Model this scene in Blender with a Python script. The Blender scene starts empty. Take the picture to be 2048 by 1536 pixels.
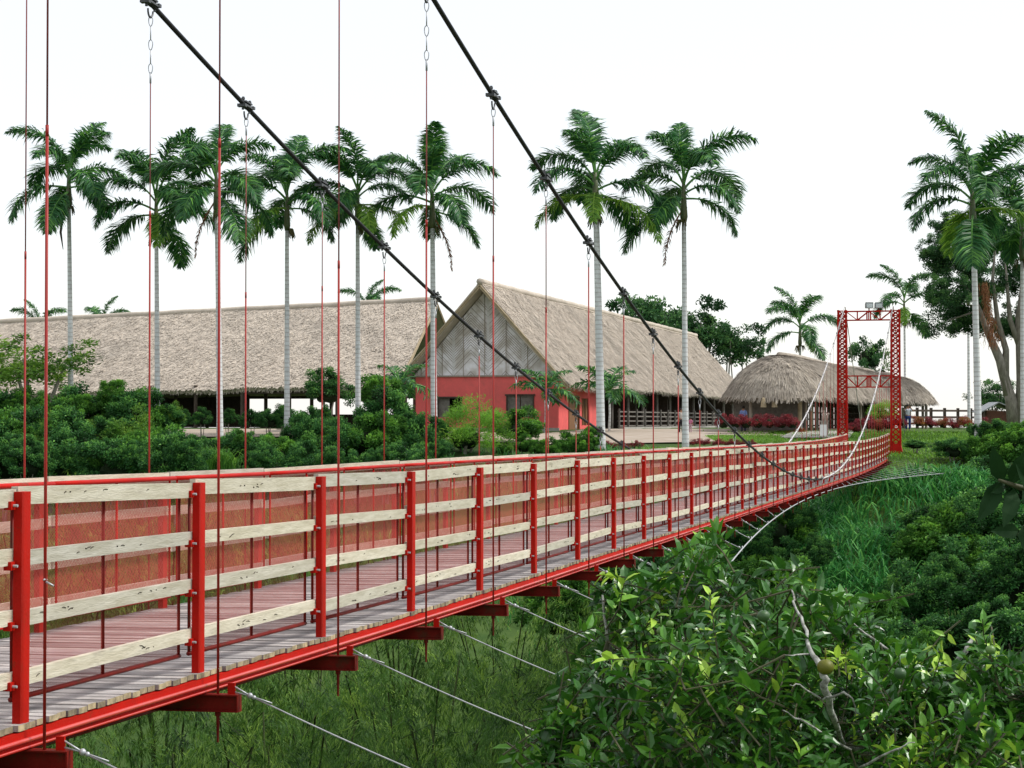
import bpy, math, random
import numpy as np
from mathutils import Vector, Matrix
random.seed(7); rng = np.random.default_rng(7)
sc = bpy.context.scene; col = sc.collection
PI = math.pi; R = math.radians

# ------------------------------------------------------------------ camera
F = 3885.0; HOR = 842.0                      # focal length and horizon in pixels of the 2048x1536 photograph
PITCH = math.atan((HOR-768)/F)
cd = bpy.data.cameras.new('camera'); cam = bpy.data.objects.new('camera', cd); col.objects.link(cam)
cd.sensor_width = 36; cd.lens = 36*F/2048; cd.clip_start = .1; cd.clip_end = 9000
cam.location = (0, 0, 0); cam.rotation_euler = (PI/2+PITCH, 0, 0); sc.camera = cam
# ------------------------------------------------------------------ overcast sky + soft sun
w = bpy.data.worlds.new('World'); sc.world = w; w.use_nodes = True
nt = w.node_tree; nt.nodes.clear()
SUN_EL, SUN_AZ = R(50), R(88)               # azimuth clockwise from +Y (camera direction)
sky = nt.nodes.new('ShaderNodeTexSky'); sky.sky_type = 'NISHITA'; sky.sun_disc = False
sky.sun_elevation = SUN_EL; sky.sun_rotation = SUN_AZ
b1 = nt.nodes.new('ShaderNodeBackground'); b1.inputs[1].default_value = .05; nt.links.new(sky.outputs[0], b1.inputs[0])
b2 = nt.nodes.new('ShaderNodeBackground'); b2.inputs[0].default_value = (1, .985, .97, 1); b2.inputs[1].default_value = .72
ad = nt.nodes.new('ShaderNodeAddShader'); wo = nt.nodes.new('ShaderNodeOutputWorld')
nt.links.new(b1.outputs[0], ad.inputs[0]); nt.links.new(b2.outputs[0], ad.inputs[1]); nt.links.new(ad.outputs[0], wo.inputs[0])
sd = bpy.data.lights.new('sun', 'SUN'); sd.energy = 2.9; sd.angle = R(12); sd.color = (1, .965, .91)
sun = bpy.data.objects.new('sun', sd); col.objects.link(sun)
sv = Vector((math.sin(SUN_AZ)*math.cos(SUN_EL), math.cos(SUN_AZ)*math.cos(SUN_EL), math.sin(SUN_EL)))
sun.rotation_euler = sv.to_track_quat('Z', 'Y').to_euler()
sc.view_settings.view_transform = 'Standard'; sc.view_settings.look = 'None'
sc.view_settings.exposure = .22; sc.view_settings.gamma = 1
sc.cycles.transparent_max_bounces = 24; sc.cycles.max_bounces = 6

# ------------------------------------------------------------------ helpers
def P(px, py, Y):
    """point at world depth Y seen at photograph pixel px, py"""
    x = (px-1024)/F; v = (768-py)/F
    d = Vector((x, math.cos(PITCH)-v*math.sin(PITCH), math.sin(PITCH)+v*math.cos(PITCH)))
    return d*(Y/d.y)

def tag(o, label=None, cat=None, group=None, kind=None):
    if label: o['label'] = label
    if cat: o['category'] = cat
    if group: o['group'] = group
    if kind: o['kind'] = kind
    return o
ORG = {}
def thing(name, loc, label, cat, group=None):
    o = bpy.data.objects.new(name, None); col.objects.link(o); o.location = loc; o.empty_display_size = .3
    ORG[o.name] = Vector(loc); return tag(o, label, cat, group)

def mk_mesh(name, V, idx, sizes, tint=None, smooth=False, mat_idx=None):
    me = bpy.data.meshes.new(name)
    V = np.asarray(V, np.float32); idx = np.asarray(idx, np.int32); sizes = np.asarray(sizes, np.int32)
    me.vertices.add(len(V)); me.vertices.foreach_set('co', V.ravel())
    me.loops.add(len(idx)); me.loops.foreach_set('vertex_index', idx)
    me.polygons.add(len(sizes)); st = np.concatenate([[0], np.cumsum(sizes)[:-1]]).astype(np.int32)
    me.polygons.foreach_set('loop_start', st)
    try: me.polygons.foreach_set('loop_total', sizes)
    except Exception: pass
    if mat_idx is not None: me.polygons.foreach_set('material_index', np.asarray(mat_idx, np.int32))
    me.polygons.foreach_set('use_smooth', np.full(len(sizes), bool(smooth)))
    if tint is not None:
        a = me.attributes.new('tint', 'FLOAT', 'FACE'); a.data.foreach_set('value', np.asarray(tint, np.float32))
    me.update(calc_edges=True); me.validate()
    return me

class MB:
    def __init__(s): s.v = []; s.f = []; s.t = []; s.m = []; s.tc = .5; s.mi = 0
    def face(s, ids): s.f.append(ids); s.t.append(s.tc); s.m.append(s.mi)
    def box8(s, c):      # 8 corners: bottom 4 ccw, top 4 ccw
        k = len(s.v); s.v += [tuple(p) for p in c]
        for q in ((0,3,2,1),(4,5,6,7),(0,1,5,4),(1,2,6,5),(2,3,7,6),(3,0,4,7)): s.face([k+i for i in q])
    def box(s, c, sz, rz=0):
        c = Vector(c); M = Matrix.Rotation(rz, 3, 'Z'); hx, hy, hz = sz[0]/2, sz[1]/2, sz[2]/2
        s.box8([c+M@Vector((x*hx, y*hy, z*hz)) for z in (-1, 1) for x, y in ((-1,-1),(1,-1),(1,1),(-1,1))])
    def bar(s, a, b, wd, ht, up=(0,0,1)):
        a = Vector(a); b = Vector(b); d = (b-a).normalized(); u = Vector(up)
        sd_ = d.cross(u)
        if sd_.length < 1e-5: sd_ = d.cross(Vector((1,0,0)))
        sd_.normalize(); u = sd_.cross(d)
        s.box8([p+sd_*x*wd/2+u*z*ht/2 for z, seq in ((-1, 0), (1, 0)) for p, x in ((a,-1),(a,1),(b,1),(b,-1))])
    def tube(s, pts, r, seg=6, cap=True):
        pts = [Vector(p) for p in pts]; n = len(pts)
        rr = r if hasattr(r, '__len__') else [r]*n
        k = len(s.v); pu = None
        for i, p in enumerate(pts):
            d = (pts[min(i+1, n-1)]-pts[max(i-1, 0)])
            if d.length < 1e-9: d = Vector((0,0,1))
            d.normalize()
            if pu is None: pu = d.orthogonal().normalized()
            pu = (pu-d*pu.dot(d)); pu = pu.normalized() if pu.length > 1e-6 else d.orthogonal().normalized()
            q = d.cross(pu)
            for j in range(seg):
                a = 2*PI*j/seg; s.v.append(tuple(p+(pu*math.cos(a)+q*math.sin(a))*rr[i]))
        for i in range(n-1):
            for j in range(seg):
                j2 = (j+1) % seg; s.face([k+i*seg+j, k+i*seg+j2, k+(i+1)*seg+j2, k+(i+1)*seg+j])
        if cap:
            s.face([k+j for j in range(seg)][::-1]); s.face([k+(n-1)*seg+j for j in range(seg)])
    def ball(s, c, r, sx=1, sy=1, sz=1, nu=12, nv=8):
        c = Vector(c); k = len(s.v)
        for i in range(nv+1):
            th = PI*i/nv
            for j in range(nu):
                a = 2*PI*j/nu; s.v.append((c.x+r*sx*math.sin(th)*math.cos(a), c.y+r*sy*math.sin(th)*math.sin(a), c.z+r*sz*math.cos(th)))
        for i in range(nv):
            for j in range(nu):
                j2 = (j+1) % nu; s.face([k+i*nu+j, k+(i+1)*nu+j, k+(i+1)*nu+j2, k+i*nu+j2])
    def quad(s, *p):
        k = len(s.v); s.v += [tuple(q) for q in p]; s.face(list(range(k, k+len(p))))
    def build(s, name, mats, parent=None, smooth=False, local=False, loc=None):
        V = np.array(s.v, np.float64); o_ = Vector((0,0,0))
        if parent is not None and not local: o_ = ORG[parent.name]; V = V-np.array(o_)
        idx = [i for f in s.f for i in f]; sizes = [len(f) for f in s.f]
        mats = mats if isinstance(mats, (list, tuple)) else [mats]
        me = mk_mesh(name, V, idx, sizes, s.t, smooth, s.m)
        for m in mats: me.materials.append(m)
        o = bpy.data.objects.new(name, me); col.objects.link(o)
        if parent is not None: o.parent = parent
        ORG[o.name] = o_
        if loc is not None: o.location = loc
        return o

def put(me, name, parent=None, loc=(0,0,0), rot=(0,0,0), scale=1):
    o = bpy.data.objects.new(name, me); col.objects.link(o); o.parent = parent
    o.location = loc; o.rotation_euler = rot
    o.scale = scale if hasattr(scale, '__len__') else (scale,)*3
    ORG[o.name] = Vector(loc)
    return o

def nrm(a): return a/np.maximum(np.linalg.norm(a, axis=-1, keepdims=True), 1e-9)
def leaves(P_, D, N, L, W, T, lod=0, fold=.25, bend=.25):
    """arrays of single leaves; returns V, idx, sizes, tint"""
    P_ = np.asarray(P_); D = nrm(np.asarray(D)); N = np.asarray(N)
    S = nrm(np.cross(D, N)); N = nrm(np.cross(S, D)); n = len(P_)
    L = np.broadcast_to(L, (n,))[:, None]; W = np.broadcast_to(W, (n,))[:, None]; T = np.broadcast_to(T, (n,))
    if lod == 0:
        V = np.stack([P_, P_+D*L*.45-S*W/2+N*fold*W, P_+D*L-N*bend*L, P_+D*L*.45+S*W/2+N*fold*W], 1).reshape(-1, 3)
        idx = np.arange(4*n); sizes = np.full(n, 4); t = T
    else:
        c1 = P_+D*L*.33; c2 = P_+D*L*.68-N*bend*L*.35; tip = P_+D*L-N*bend*L
        V = np.stack([P_, c1-S*W*.46+N*fold*W, c1, c1+S*W*.46+N*fold*W, c2-S*W*.38+N*fold*W, c2, c2+S*W*.38+N*fold*W, tip], 1).reshape(-1, 3)
        pat = np.array([0,1,2, 0,2,3, 4,7,5, 5,7,6, 1,4,5,2, 2,5,6,3])
        idx = (np.arange(n)[:, None]*8+pat[None]).ravel(); sizes = np.tile([3,3,3,3,4,4], n); t = np.repeat(T, 6)
    return V, idx, sizes, t
def merge(parts):
    V = []; I = []; S = []; T = []; k = 0
    for v, i, s_, t in parts:
        V.append(v); I.append(np.asarray(i)+k); S.append(s_); T.append(t); k += len(v)
    return np.concatenate(V), np.concatenate(I), np.concatenate(S), np.concatenate(T)
def rdir(n):
    a = rng.normal(size=(n, 3)); return nrm(a)

# ------------------------------------------------------------------ materials
def mat(name, color, rough=.6, spec=.3, noise=0, nscale=8, color2=None, bump=0, bscale=30, metal=0, stretch=None, tintmix=None, coord='Object', detail=6):
    m = bpy.data.materials.new(name); m.use_nodes = True; t = m.node_tree; b = t.nodes['Principled BSDF']
    b.inputs['Roughness'].default_value = rough; b.inputs['Specular IOR Level'].default_value = spec
    b.inputs['Metallic'].default_value = metal; b.inputs['Base Color'].default_value = (*color, 1)
    tc = t.nodes.new('ShaderNodeTexCoord'); mp = t.nodes.new('ShaderNodeMapping')
    t.links.new(tc.outputs[coord], mp.inputs[0])
    if stretch: mp.inputs['Scale'].default_value = stretch
    last = None
    if color2 is not None:
        n = t.nodes.new('ShaderNodeTexNoise'); n.inputs['Scale'].default_value = nscale; n.inputs['Detail'].default_value = detail; n.inputs['Roughness'].default_value = .65
        t.links.new(mp.outputs[0], n.inputs[0])
        rp = t.nodes.new('ShaderNodeValToRGB'); rp.color_ramp.elements[0].position = .34; rp.color_ramp.elements[1].position = .66
        rp.color_ramp.elements[0].color = (*color, 1); rp.color_ramp.elements[1].color = (*color2, 1)
        t.links.new(n.outputs[0], rp.inputs[0]); last = rp.outputs[0]
    if tintmix is not None:
        at = t.nodes.new('ShaderNodeAttribute'); at.attribute_name = 'tint'
        r2 = t.nodes.new('ShaderNodeValToRGB'); el = r2.color_ramp.elements
        for i, (p_, c_) in enumerate(tintmix):
            e = el[i] if i < 2 else el.new(p_)
            e.position = p_; e.color = (*c_, 1)
        t.links.new(at.outputs['Fac'], r2.inputs[0])
        if last is None: last = r2.outputs[0]
        else:
            mx = t.nodes.new('ShaderNodeMix'); mx.data_type = 'RGBA'; mx.blend_type = 'MULTIPLY'; mx.inputs[0].default_value = 1
            t.links.new(last, mx.inputs[6]); t.links.new(r2.outputs[0], mx.inputs[7]); last = mx.outputs[2]
    if last is not None: t.links.new(last, b.inputs['Base Color'])
    if bump:
        n2 = t.nodes.new('ShaderNodeTexNoise'); n2.inputs['Scale'].default_value = bscale; n2.inputs['Detail'].default_value = 5
        t.links.new(mp.outputs[0], n2.inputs[0])
        bp = t.nodes.new('ShaderNodeBump'); bp.inputs['Strength'].default_value = bump; bp.inputs['Distance'].default_value = .03
        t.links.new(n2.outputs[0], bp.inputs['Height']); t.links.new(bp.outputs[0], b.inputs['Normal'])
    return m
def wear(m, rust=(.13,.045,.018), lo=.60, hi=.70, scale=5.5, amt=.75):
    t = m.node_tree; b = t.nodes['Principled BSDF']; src = b.inputs['Base Color'].links[0].from_socket; mp = [n for n in t.nodes if n.type == 'MAPPING'][0]
    n = t.nodes.new('ShaderNodeTexNoise'); n.inputs['Scale'].default_value = scale; n.inputs['Detail'].default_value = 10; n.inputs['Roughness'].default_value = .7; t.links.new(mp.outputs[0], n.inputs[0])
    rp = t.nodes.new('ShaderNodeValToRGB'); rp.color_ramp.elements[0].position = lo; rp.color_ramp.elements[1].position = hi; rp.color_ramp.elements[1].color = (amt,amt,amt,1); t.links.new(n.outputs[0], rp.inputs[0])
    mx = t.nodes.new('ShaderNodeMix'); mx.data_type = 'RGBA'; t.links.new(rp.outputs[0], mx.inputs[0]); t.links.new(src, mx.inputs[6]); mx.inputs[7].default_value = (*rust, 1); t.links.new(mx.outputs[2], b.inputs['Base Color'])
    return m
def leafmat(name, ramp, rough=.42, tr=.3, spec=.45):
    m = mat(name, ramp[0][1], rough, spec, tintmix=ramp); t = m.node_tree; b = t.nodes['Principled BSDF']
    src = b.inputs['Base Color'].links[0].from_socket
    tl = t.nodes.new('ShaderNodeBsdfTranslucent'); mx = t.nodes.new('ShaderNodeMixShader'); mx.inputs[0].default_value = tr
    hs = t.nodes.new('ShaderNodeHueSaturation'); hs.inputs['Value'].default_value = 1.3; hs.inputs['Hue'].default_value = .485
    t.links.new(src, hs.inputs['Color']); t.links.new(hs.outputs[0], tl.inputs[0])
    t.links.new(b.outputs[0], mx.inputs[1]); t.links.new(tl.outputs[0], mx.inputs[2])
    t.links.new(mx.outputs[0], t.nodes['Material Output'].inputs[0]); return m

M = {}
M['red'] = mat('red_paint', (.52,.010,.005), .45, .08, color2=(.38,.012,.007), nscale=1.7, bump=.12, bscale=70)
M['shade_red'] = mat('shaded_red_paint', (.13,.007,.005), .55, .15, color2=(.20,.012,.008), nscale=4, bump=.1, bscale=40)  # the red paint with the shade under the deck put into its colour
M['wire'] = mat('glare_toned_hanger', (.30,.06,.05), .6, .25, color2=(.17,.07,.07), nscale=6)  # upper hanger tone: sky glare put into the colour
M['gloss'] = mat('worn_glossy_red_pipe', (.60,.06,.05), .22, .8, color2=(.50,.03,.02), nscale=2)
M['rod'] = mat('hanger_red_paint', (.34,.020,.014), .45, .25, color2=(.30,.026,.02), nscale=6)
wear(M['red']); wear(M['shade_red'], lo=.52, hi=.64, rust=(.07,.03,.015))
M['black'] = mat('black_cable', (.008,.009,.010), .6, .22, color2=(.02,.02,.022), nscale=12, bump=.1, bscale=60)
M['galv'] = mat('galvanised_wire', (.50,.51,.53), .45, .6, color2=(.36,.37,.39), nscale=20, metal=.35)
M['whitecable'] = mat('pale_cable', (.62,.60,.60), .5, .5, color2=(.5,.47,.47), nscale=8)
M['wood'] = mat('weathered_rail_wood', (.64,.605,.53), .75, .2, color2=(.46,.425,.34), nscale=2.2, stretch=(1.5,1.5,14), bump=.25, bscale=12,
    tintmix=[(0,(.78,.79,.78)),(1,(1.12,1.09,1.02)),(.5,(.97,.95,.86))])
wear(M['wood'], rust=(.30,.27,.22), lo=.54, hi=.68, scale=3, amt=.6)
M['plank'] = mat('deck_plank', (.42,.405,.40), .8, .2, color2=(.27,.255,.25), nscale=5, bump=.3, bscale=20,
    tintmix=[(0,(.55,.53,.52)),(1,(1.25,1.2,1.15)),(.5,(.9,.88,.87))])
M['plankend'] = mat('plank_end_grain', (.50,.42,.28), .85, .15, color2=(.20,.17,.12), nscale=14, tintmix=[(0,(.6,.6,.6)),(1,(1.15,1.1,1.0))])
M['thatch'] = mat('palm_thatch', (.63,.56,.47), .9, .1, color2=(.49,.435,.365), nscale=1.3, bump=.35, bscale=18,
    tintmix=[(0,(.36,.35,.34)),(.30,(.82,.81,.81)),(.75,(1.0,.99,.99)),(1,(1.16,1.14,1.1))])
wear(M['thatch'], rust=(.30,.27,.23), lo=.50, hi=.72, scale=.22, amt=.7)
M['thatch2'] = mat('old_brown_thatch', (.50,.45,.38), .9, .1, color2=(.34,.30,.25), nscale=1.1, bump=.35, bscale=18, tintmix=[(0,(.30,.29,.28)),(.35,(.78,.77,.77)),(.75,(1.0,.99,.99)),(1,(1.25,1.22,1.15))])
M['thatchin'] = mat('thatch_underside', (.10,.075,.05), .95, .1, color2=(.05,.04,.03), nscale=3)
M['redwall'] = mat('red_plaster_wall', (.84,.155,.15), .95, .05, color2=(.68,.135,.13), nscale=.9, bump=.15, bscale=8)
wear(M['redwall'], rust=(.45,.13,.11), lo=.50, hi=.70, scale=1.1, amt=.5)
M['wovenbase'] = None
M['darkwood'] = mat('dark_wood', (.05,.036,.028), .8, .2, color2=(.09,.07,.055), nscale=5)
M['greywood'] = mat('grey_wood', (.22,.20,.18), .85, .2, color2=(.14,.125,.11), nscale=5)
M['palewood'] = mat('pale_pole_wood', (.36,.31,.25), .85, .2, color2=(.25,.21,.17), nscale=4, stretch=(3,3,.6))
M['brownwood'] = mat('brown_door_wood', (.26,.13,.06), .7, .25, color2=(.16,.08,.04), nscale=4, stretch=(4,4,.7))
M['bamboopole'] = mat('bamboo_trim', (.42,.34,.22), .7, .3, color2=(.30,.24,.15), nscale=4)
M['white'] = mat('white_board', (.93,.93,.92), .6, .3, color2=(.88,.88,.87), nscale=3)
M['stone'] = mat('pale_stone', (.42,.38,.33), .9, .2, color2=(.30,.27,.24), nscale=6, bump=.3)
M['path'] = mat('dirt_path', (.42,.36,.30), .95, .1, color2=(.33,.27,.21), nscale=.8, bump=.3, bscale=6)
M['curb'] = mat('concrete_kerb', (.45,.43,.40), .9, .2, color2=(.33,.31,.28), nscale=3)
M['bark'] = mat('grey_bark', (.30,.28,.24), .9, .15, color2=(.15,.135,.11), nscale=6, stretch=(1,1,.35), bump=.5, bscale=12)
M['citrusbark'] = mat('citrus_bark', (.50,.51,.47), .85, .2, color2=(.14,.14,.12), nscale=26, detail=4, bump=.4, bscale=40)
M['twig'] = mat('green_twig', (.045,.06,.02), .6, .2, color2=(.09,.08,.05), nscale=30)
M['culm'] = mat('bamboo_culm', (.05,.075,.02), .7, .1, color2=(.025,.035,.012), nscale=4)
M['glass'] = mat('floodlight_glass', (.55,.6,.62), .15, .8)
M['dgrey'] = mat('dark_grey_steel', (.06,.065,.07), .45, .5, color2=(.03,.032,.035), nscale=20)
M['grey'] = mat('grey_metal', (.30,.32,.33), .5, .5, color2=(.22,.23,.24), nscale=8)
# palm trunk with real ring scars
m = M['palmtrunk'] = mat('palm_trunk', (.74,.75,.76), .85, .15, color2=(.56,.57,.57), nscale=3)
t = m.node_tree; wv = t.nodes.new('ShaderNodeTexWave'); wv.bands_direction = 'Z'; wv.inputs['Scale'].default_value = 1.25; wv.inputs['Distortion'].default_value = .5; wv.inputs['Detail'].default_value = 2
tc = t.nodes['Texture Coordinate']; t.links.new(tc.outputs['Object'], wv.inputs[0])
rp = t.nodes.new('ShaderNodeValToRGB'); rp.color_ramp.elements[0].position = .08; rp.color_ramp.elements[0].color = (.78,.76,.74,1); rp.color_ramp.elements[1].position = .35; rp.color_ramp.elements[1].color = (1,1,1,1)
t.links.new(wv.outputs[0], rp.inputs[0]); mx = t.nodes.new('ShaderNodeMix'); mx.data_type = 'RGBA'; mx.blend_type = 'MULTIPLY'; mx.inputs[0].default_value = 1
b = t.nodes['Principled BSDF']; t.links.new(b.inputs['Base Color'].links[0].from_socket, mx.inputs[6]); t.links.new(rp.outputs[0], mx.inputs[7]); t.links.new(mx.outputs[2], b.inputs['Base Color'])
M['shaft'] = mat('palm_crownshaft', (.13,.13,.06), .5, .4, color2=(.06,.10,.04), nscale=2, stretch=(3,3,.5))
M['fruit'] = mat('palm_fruit', (.12,.09,.03), .6, .3, color2=(.05,.07,.02), nscale=9)
# netting
m = M['net'] = bpy.data.materials.new('red_wire_netting'); m.use_nodes = True; t = m.node_tree; b = t.nodes['Principled BSDF']
b.inputs['Base Color'].default_value = (.38,.05,.035,1); b.inputs['Roughness'].default_value = .6
uv = t.nodes.new('ShaderNodeUVMap'); uv.uv_map = 'UVMap'; sp = t.nodes.new('ShaderNodeSeparateXYZ'); t.links.new(uv.outputs[0], sp.inputs[0])
outs = []
for sg in (1, -1):
    a_ = t.nodes.new('ShaderNodeMath'); a_.operation = 'ADD' if sg > 0 else 'SUBTRACT'
    t.links.new(sp.outputs[0], a_.inputs[0]); t.links.new(sp.outputs[1], a_.inputs[1])
    q = t.nodes.new('ShaderNodeMath'); q.operation = 'MULTIPLY'; q.inputs[1].default_value = 1/.019; t.links.new(a_.outputs[0], q.inputs[0])
    fr = t.nodes.new('ShaderNodeMath'); fr.operation = 'FRACT'; t.links.new(q.outputs[0], fr.inputs[0])
    lt = t.nodes.new('ShaderNodeMath'); lt.operation = 'LESS_THAN'; lt.inputs[1].default_value = .215; t.links.new(fr.outputs[0], lt.inputs[0]); outs.append(lt)
mxm = t.nodes.new('ShaderNodeMath'); mxm.operation = 'MAXIMUM'; t.links.new(outs[0].outputs[0], mxm.inputs[0]); t.links.new(outs[1].outputs[0], mxm.inputs[1])
t.links.new(mxm.outputs[0], b.inputs['Alpha'])
# woven gable wall: herringbone of split cane
m = M['woven'] = bpy.data.materials.new('woven_cane_wall'); m.use_nodes = True; t = m.node_tree; b = t.nodes['Principled BSDF']; b.inputs['Roughness'].default_value = .85
uv = t.nodes.new('ShaderNodeUVMap'); uv.uv_map = 'UVMap'; sp = t.nodes.new('ShaderNodeSeparateXYZ'); t.links.new(uv.outputs[0], sp.inputs[0])
def mth(op, a=None, b_=None, va=None, vb=None):
    n = t.nodes.new('ShaderNodeMath'); n.operation = op
    if a is not None: t.links.new(a, n.inputs[0])
    if va is not None: n.inputs[0].default_value = va
    if b_ is not None: t.links.new(b_, n.inputs[1])
    if vb is not None: n.inputs[1].default_value = vb
    return n.outputs[0]
pp = mth('PINGPONG', sp.outputs[0], vb=1.22); dg = mth('SUBTRACT', sp.outputs[1], pp); dg2 = mth('MULTIPLY', dg, vb=5.5)
fr = mth('FRACT', dg2); nz = t.nodes.new('ShaderNodeTexNoise'); nz.inputs['Scale'].default_value = 1.1; nz.inputs['Detail'].default_value = 5; t.links.new(uv.outputs[0], nz.inputs[0])
fl = mth('FLOOR', dg2); wn = t.nodes.new('ShaderNodeTexWhiteNoise'); wn.noise_dimensions = '1D'; t.links.new(fl, wn.inputs['W'])
q1 = mth('LESS_THAN', fr, vb=.28); q2 = mth('GREATER_THAN', wn.outputs[0], vb=.35); q3 = mth('MULTIPLY', q1, q2)
edge = mth('LESS_THAN', mth('PINGPONG', sp.outputs[0], vb=1.22), vb=.10)
r1 = t.nodes.new('ShaderNodeValToRGB'); r1.color_ramp.elements[0].position = .38; r1.color_ramp.elements[0].color = (.52,.48,.45,1); r1.color_ramp.elements[1].position = .62; r1.color_ramp.elements[1].color = (.84,.82,.87,1)
t.links.new(nz.outputs[0], r1.inputs[0])
mA = t.nodes.new('ShaderNodeMix'); mA.data_type = 'RGBA'; t.links.new(q3, mA.inputs[0]); t.links.new(r1.outputs[0], mA.inputs[6]); mA.inputs[7].default_value = (.26,.22,.20,1)
mB = t.nodes.new('ShaderNodeMix'); mB.data_type = 'RGBA'; t.links.new(mth('MULTIPLY', edge, vb=.6), mB.inputs[0]); t.links.new(mA.outputs[2], mB.inputs[6]); mB.inputs[7].default_value = (.62,.61,.62,1)
t.links.new(mB.outputs[2], b.inputs['Base Color'])
# leaves
G = {}
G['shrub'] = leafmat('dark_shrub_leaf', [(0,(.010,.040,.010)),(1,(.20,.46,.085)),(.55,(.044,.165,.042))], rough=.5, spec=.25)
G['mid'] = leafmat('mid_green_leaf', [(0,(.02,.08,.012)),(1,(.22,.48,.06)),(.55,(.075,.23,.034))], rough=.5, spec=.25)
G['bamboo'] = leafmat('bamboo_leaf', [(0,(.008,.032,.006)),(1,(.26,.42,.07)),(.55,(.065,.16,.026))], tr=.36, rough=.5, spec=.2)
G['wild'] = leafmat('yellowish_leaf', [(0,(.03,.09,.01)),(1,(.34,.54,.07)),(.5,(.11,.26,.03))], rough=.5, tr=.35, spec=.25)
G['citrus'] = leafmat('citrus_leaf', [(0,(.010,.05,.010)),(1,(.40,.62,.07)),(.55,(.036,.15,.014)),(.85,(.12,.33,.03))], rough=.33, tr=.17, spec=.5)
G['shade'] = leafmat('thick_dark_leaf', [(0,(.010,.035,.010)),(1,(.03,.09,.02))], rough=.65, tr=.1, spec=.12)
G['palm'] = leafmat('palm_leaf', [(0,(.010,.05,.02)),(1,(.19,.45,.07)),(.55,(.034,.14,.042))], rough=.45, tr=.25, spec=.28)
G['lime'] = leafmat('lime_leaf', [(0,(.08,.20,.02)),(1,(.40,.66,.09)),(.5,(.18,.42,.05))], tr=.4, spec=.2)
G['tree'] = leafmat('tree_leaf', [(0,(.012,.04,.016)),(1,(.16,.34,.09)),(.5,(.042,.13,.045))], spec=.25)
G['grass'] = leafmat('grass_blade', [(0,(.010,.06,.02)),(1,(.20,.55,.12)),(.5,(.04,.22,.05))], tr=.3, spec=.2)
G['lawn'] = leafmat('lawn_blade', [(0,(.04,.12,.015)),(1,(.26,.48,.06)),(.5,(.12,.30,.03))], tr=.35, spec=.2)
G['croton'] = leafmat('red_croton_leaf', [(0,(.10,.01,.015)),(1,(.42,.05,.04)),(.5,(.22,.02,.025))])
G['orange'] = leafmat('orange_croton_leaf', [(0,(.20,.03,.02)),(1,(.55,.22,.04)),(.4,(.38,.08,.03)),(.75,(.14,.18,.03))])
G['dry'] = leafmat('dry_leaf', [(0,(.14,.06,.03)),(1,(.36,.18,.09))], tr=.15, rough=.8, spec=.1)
M['core'] = mat('dark_core', (.012,.022,.010), .95, .05, color2=(.02,.03,.014), nscale=5)  # solid crown filler, inner shade put into its colour

# ------------------------------------------------------------------ terrain
def sstep(x, a, b): 
    t_ = np.clip((x-a)/(b-a), 0, 1); return t_*t_*(3-2*t_)
def H(x, y):
    x = np.asarray(x, float); y = np.asarray(y, float)
    pl = np.interp(y, [100,108,113,122,132,175,215,400,4000], [-2.1,-1.75,-1.35,-.95,-.62,-.62,-7,-30,-60])
    pl = pl+.45*(1-sstep(x, -9, 4))*(1-sstep(y, 118, 135))
    cr = 104+1.5*np.sin(x*.21)-2.0*sstep(x, 24, 34)
    far = np.interp(cr, [100,108], [-2.1,-1.75])-.25*(cr-y)+.35*np.sin(x*.5+y*.3)*np.clip((cr-y)/6, 0, 1)
    far = np.where(y < cr, far, pl)
    near = np.where(y < 5, -1.75, -1.75-.62*(y-5))
    mid = np.maximum(np.maximum(far, near), -15)
    return np.where(y < cr, mid, pl)
def h1(x, y): return float(H(x, y))

xs = np.concatenate([[-3000,-900,-300,-120], np.arange(-70, 90, 1.6), [130,300,900,3000]])
ys = np.concatenate([[-40,-10,0,3], np.arange(5, 230, 1.5), [260,320,400,700,1500,4000]])
XX, YY = np.meshgrid(xs, ys); ZZ = H(XX, YY)+rng.normal(size=XX.shape)*.04
V = np.stack([XX, YY, ZZ], -1).reshape(-1, 3); nx, ny = len(xs), len(ys)
i0 = (np.arange(ny-1)[:, None]*nx+np.arange(nx-1)[None]).ravel()
idx = np.stack([i0, i0+1, i0+nx+1, i0+nx], 1).ravel()
gm = mat('ground_soil_and_grass', (.035,.075,.018), .95, .1, color2=(.075,.12,.03), nscale=.35, bump=.4, bscale=5)
me = mk_mesh('ground', V, idx, np.full(len(i0), 4), smooth=True); me.materials.append(gm)
g = put(me, 'ground'); tag(g, 'grassy ground and ravine banks', kind='structure')

def strip(name, pts, mat_, kind='structure', dz=.02, label=None):
    """patch draped over the terrain: list of (xa, xb, y) rows"""
    mb = MB(); rows = []
    for xa, xb, y in pts: rows.append([(xa+(xb-xa)*k/16, y) for k in range(17)])
    # refine rows
    rr = []
    for a, b_ in zip(rows[:-1], rows[1:]):
        for s_ in range(8): rr.append([(p[0]+(q[0]-p[0])*s_/8, p[1]+(q[1]-p[1])*s_/8) for p, q in zip(a, b_)])
    rr.append(rows[-1]); k0 = 0
    for r_ in rr:
        for x, y in r_: mb.v.append((x, y, h1(x, y)+dz))
    for i in range(len(rr)-1):
        for j in range(16): k = i*17+j; mb.face([k, k+1, k+18, k+17])
    o = mb.build(name, mat_, smooth=True); tag(o, label, kind=kind); return o
def XP(px, Y): return (px-1024)/F*Y

strip('path', [(XP(330,112), XP(1180,112), 112), (XP(330,116), XP(1560,116), 116), (XP(330,121), XP(1600,121), 121), (XP(1080,124), XP(1530,124), 124), (XP(1150,129), XP(1560,129), 129), (XP(1190,134), XP(1800,134), 134.5)], M['path'], dz=.08, label='pale dirt path in front of the long barn')
strip('plaza', [(XP(1560,118), XP(1700,118), 118.2), (XP(1590,128), XP(1710,128), 128)], M['curb'], dz=.12, label='grey paved forecourt beyond the bridge')

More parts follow.
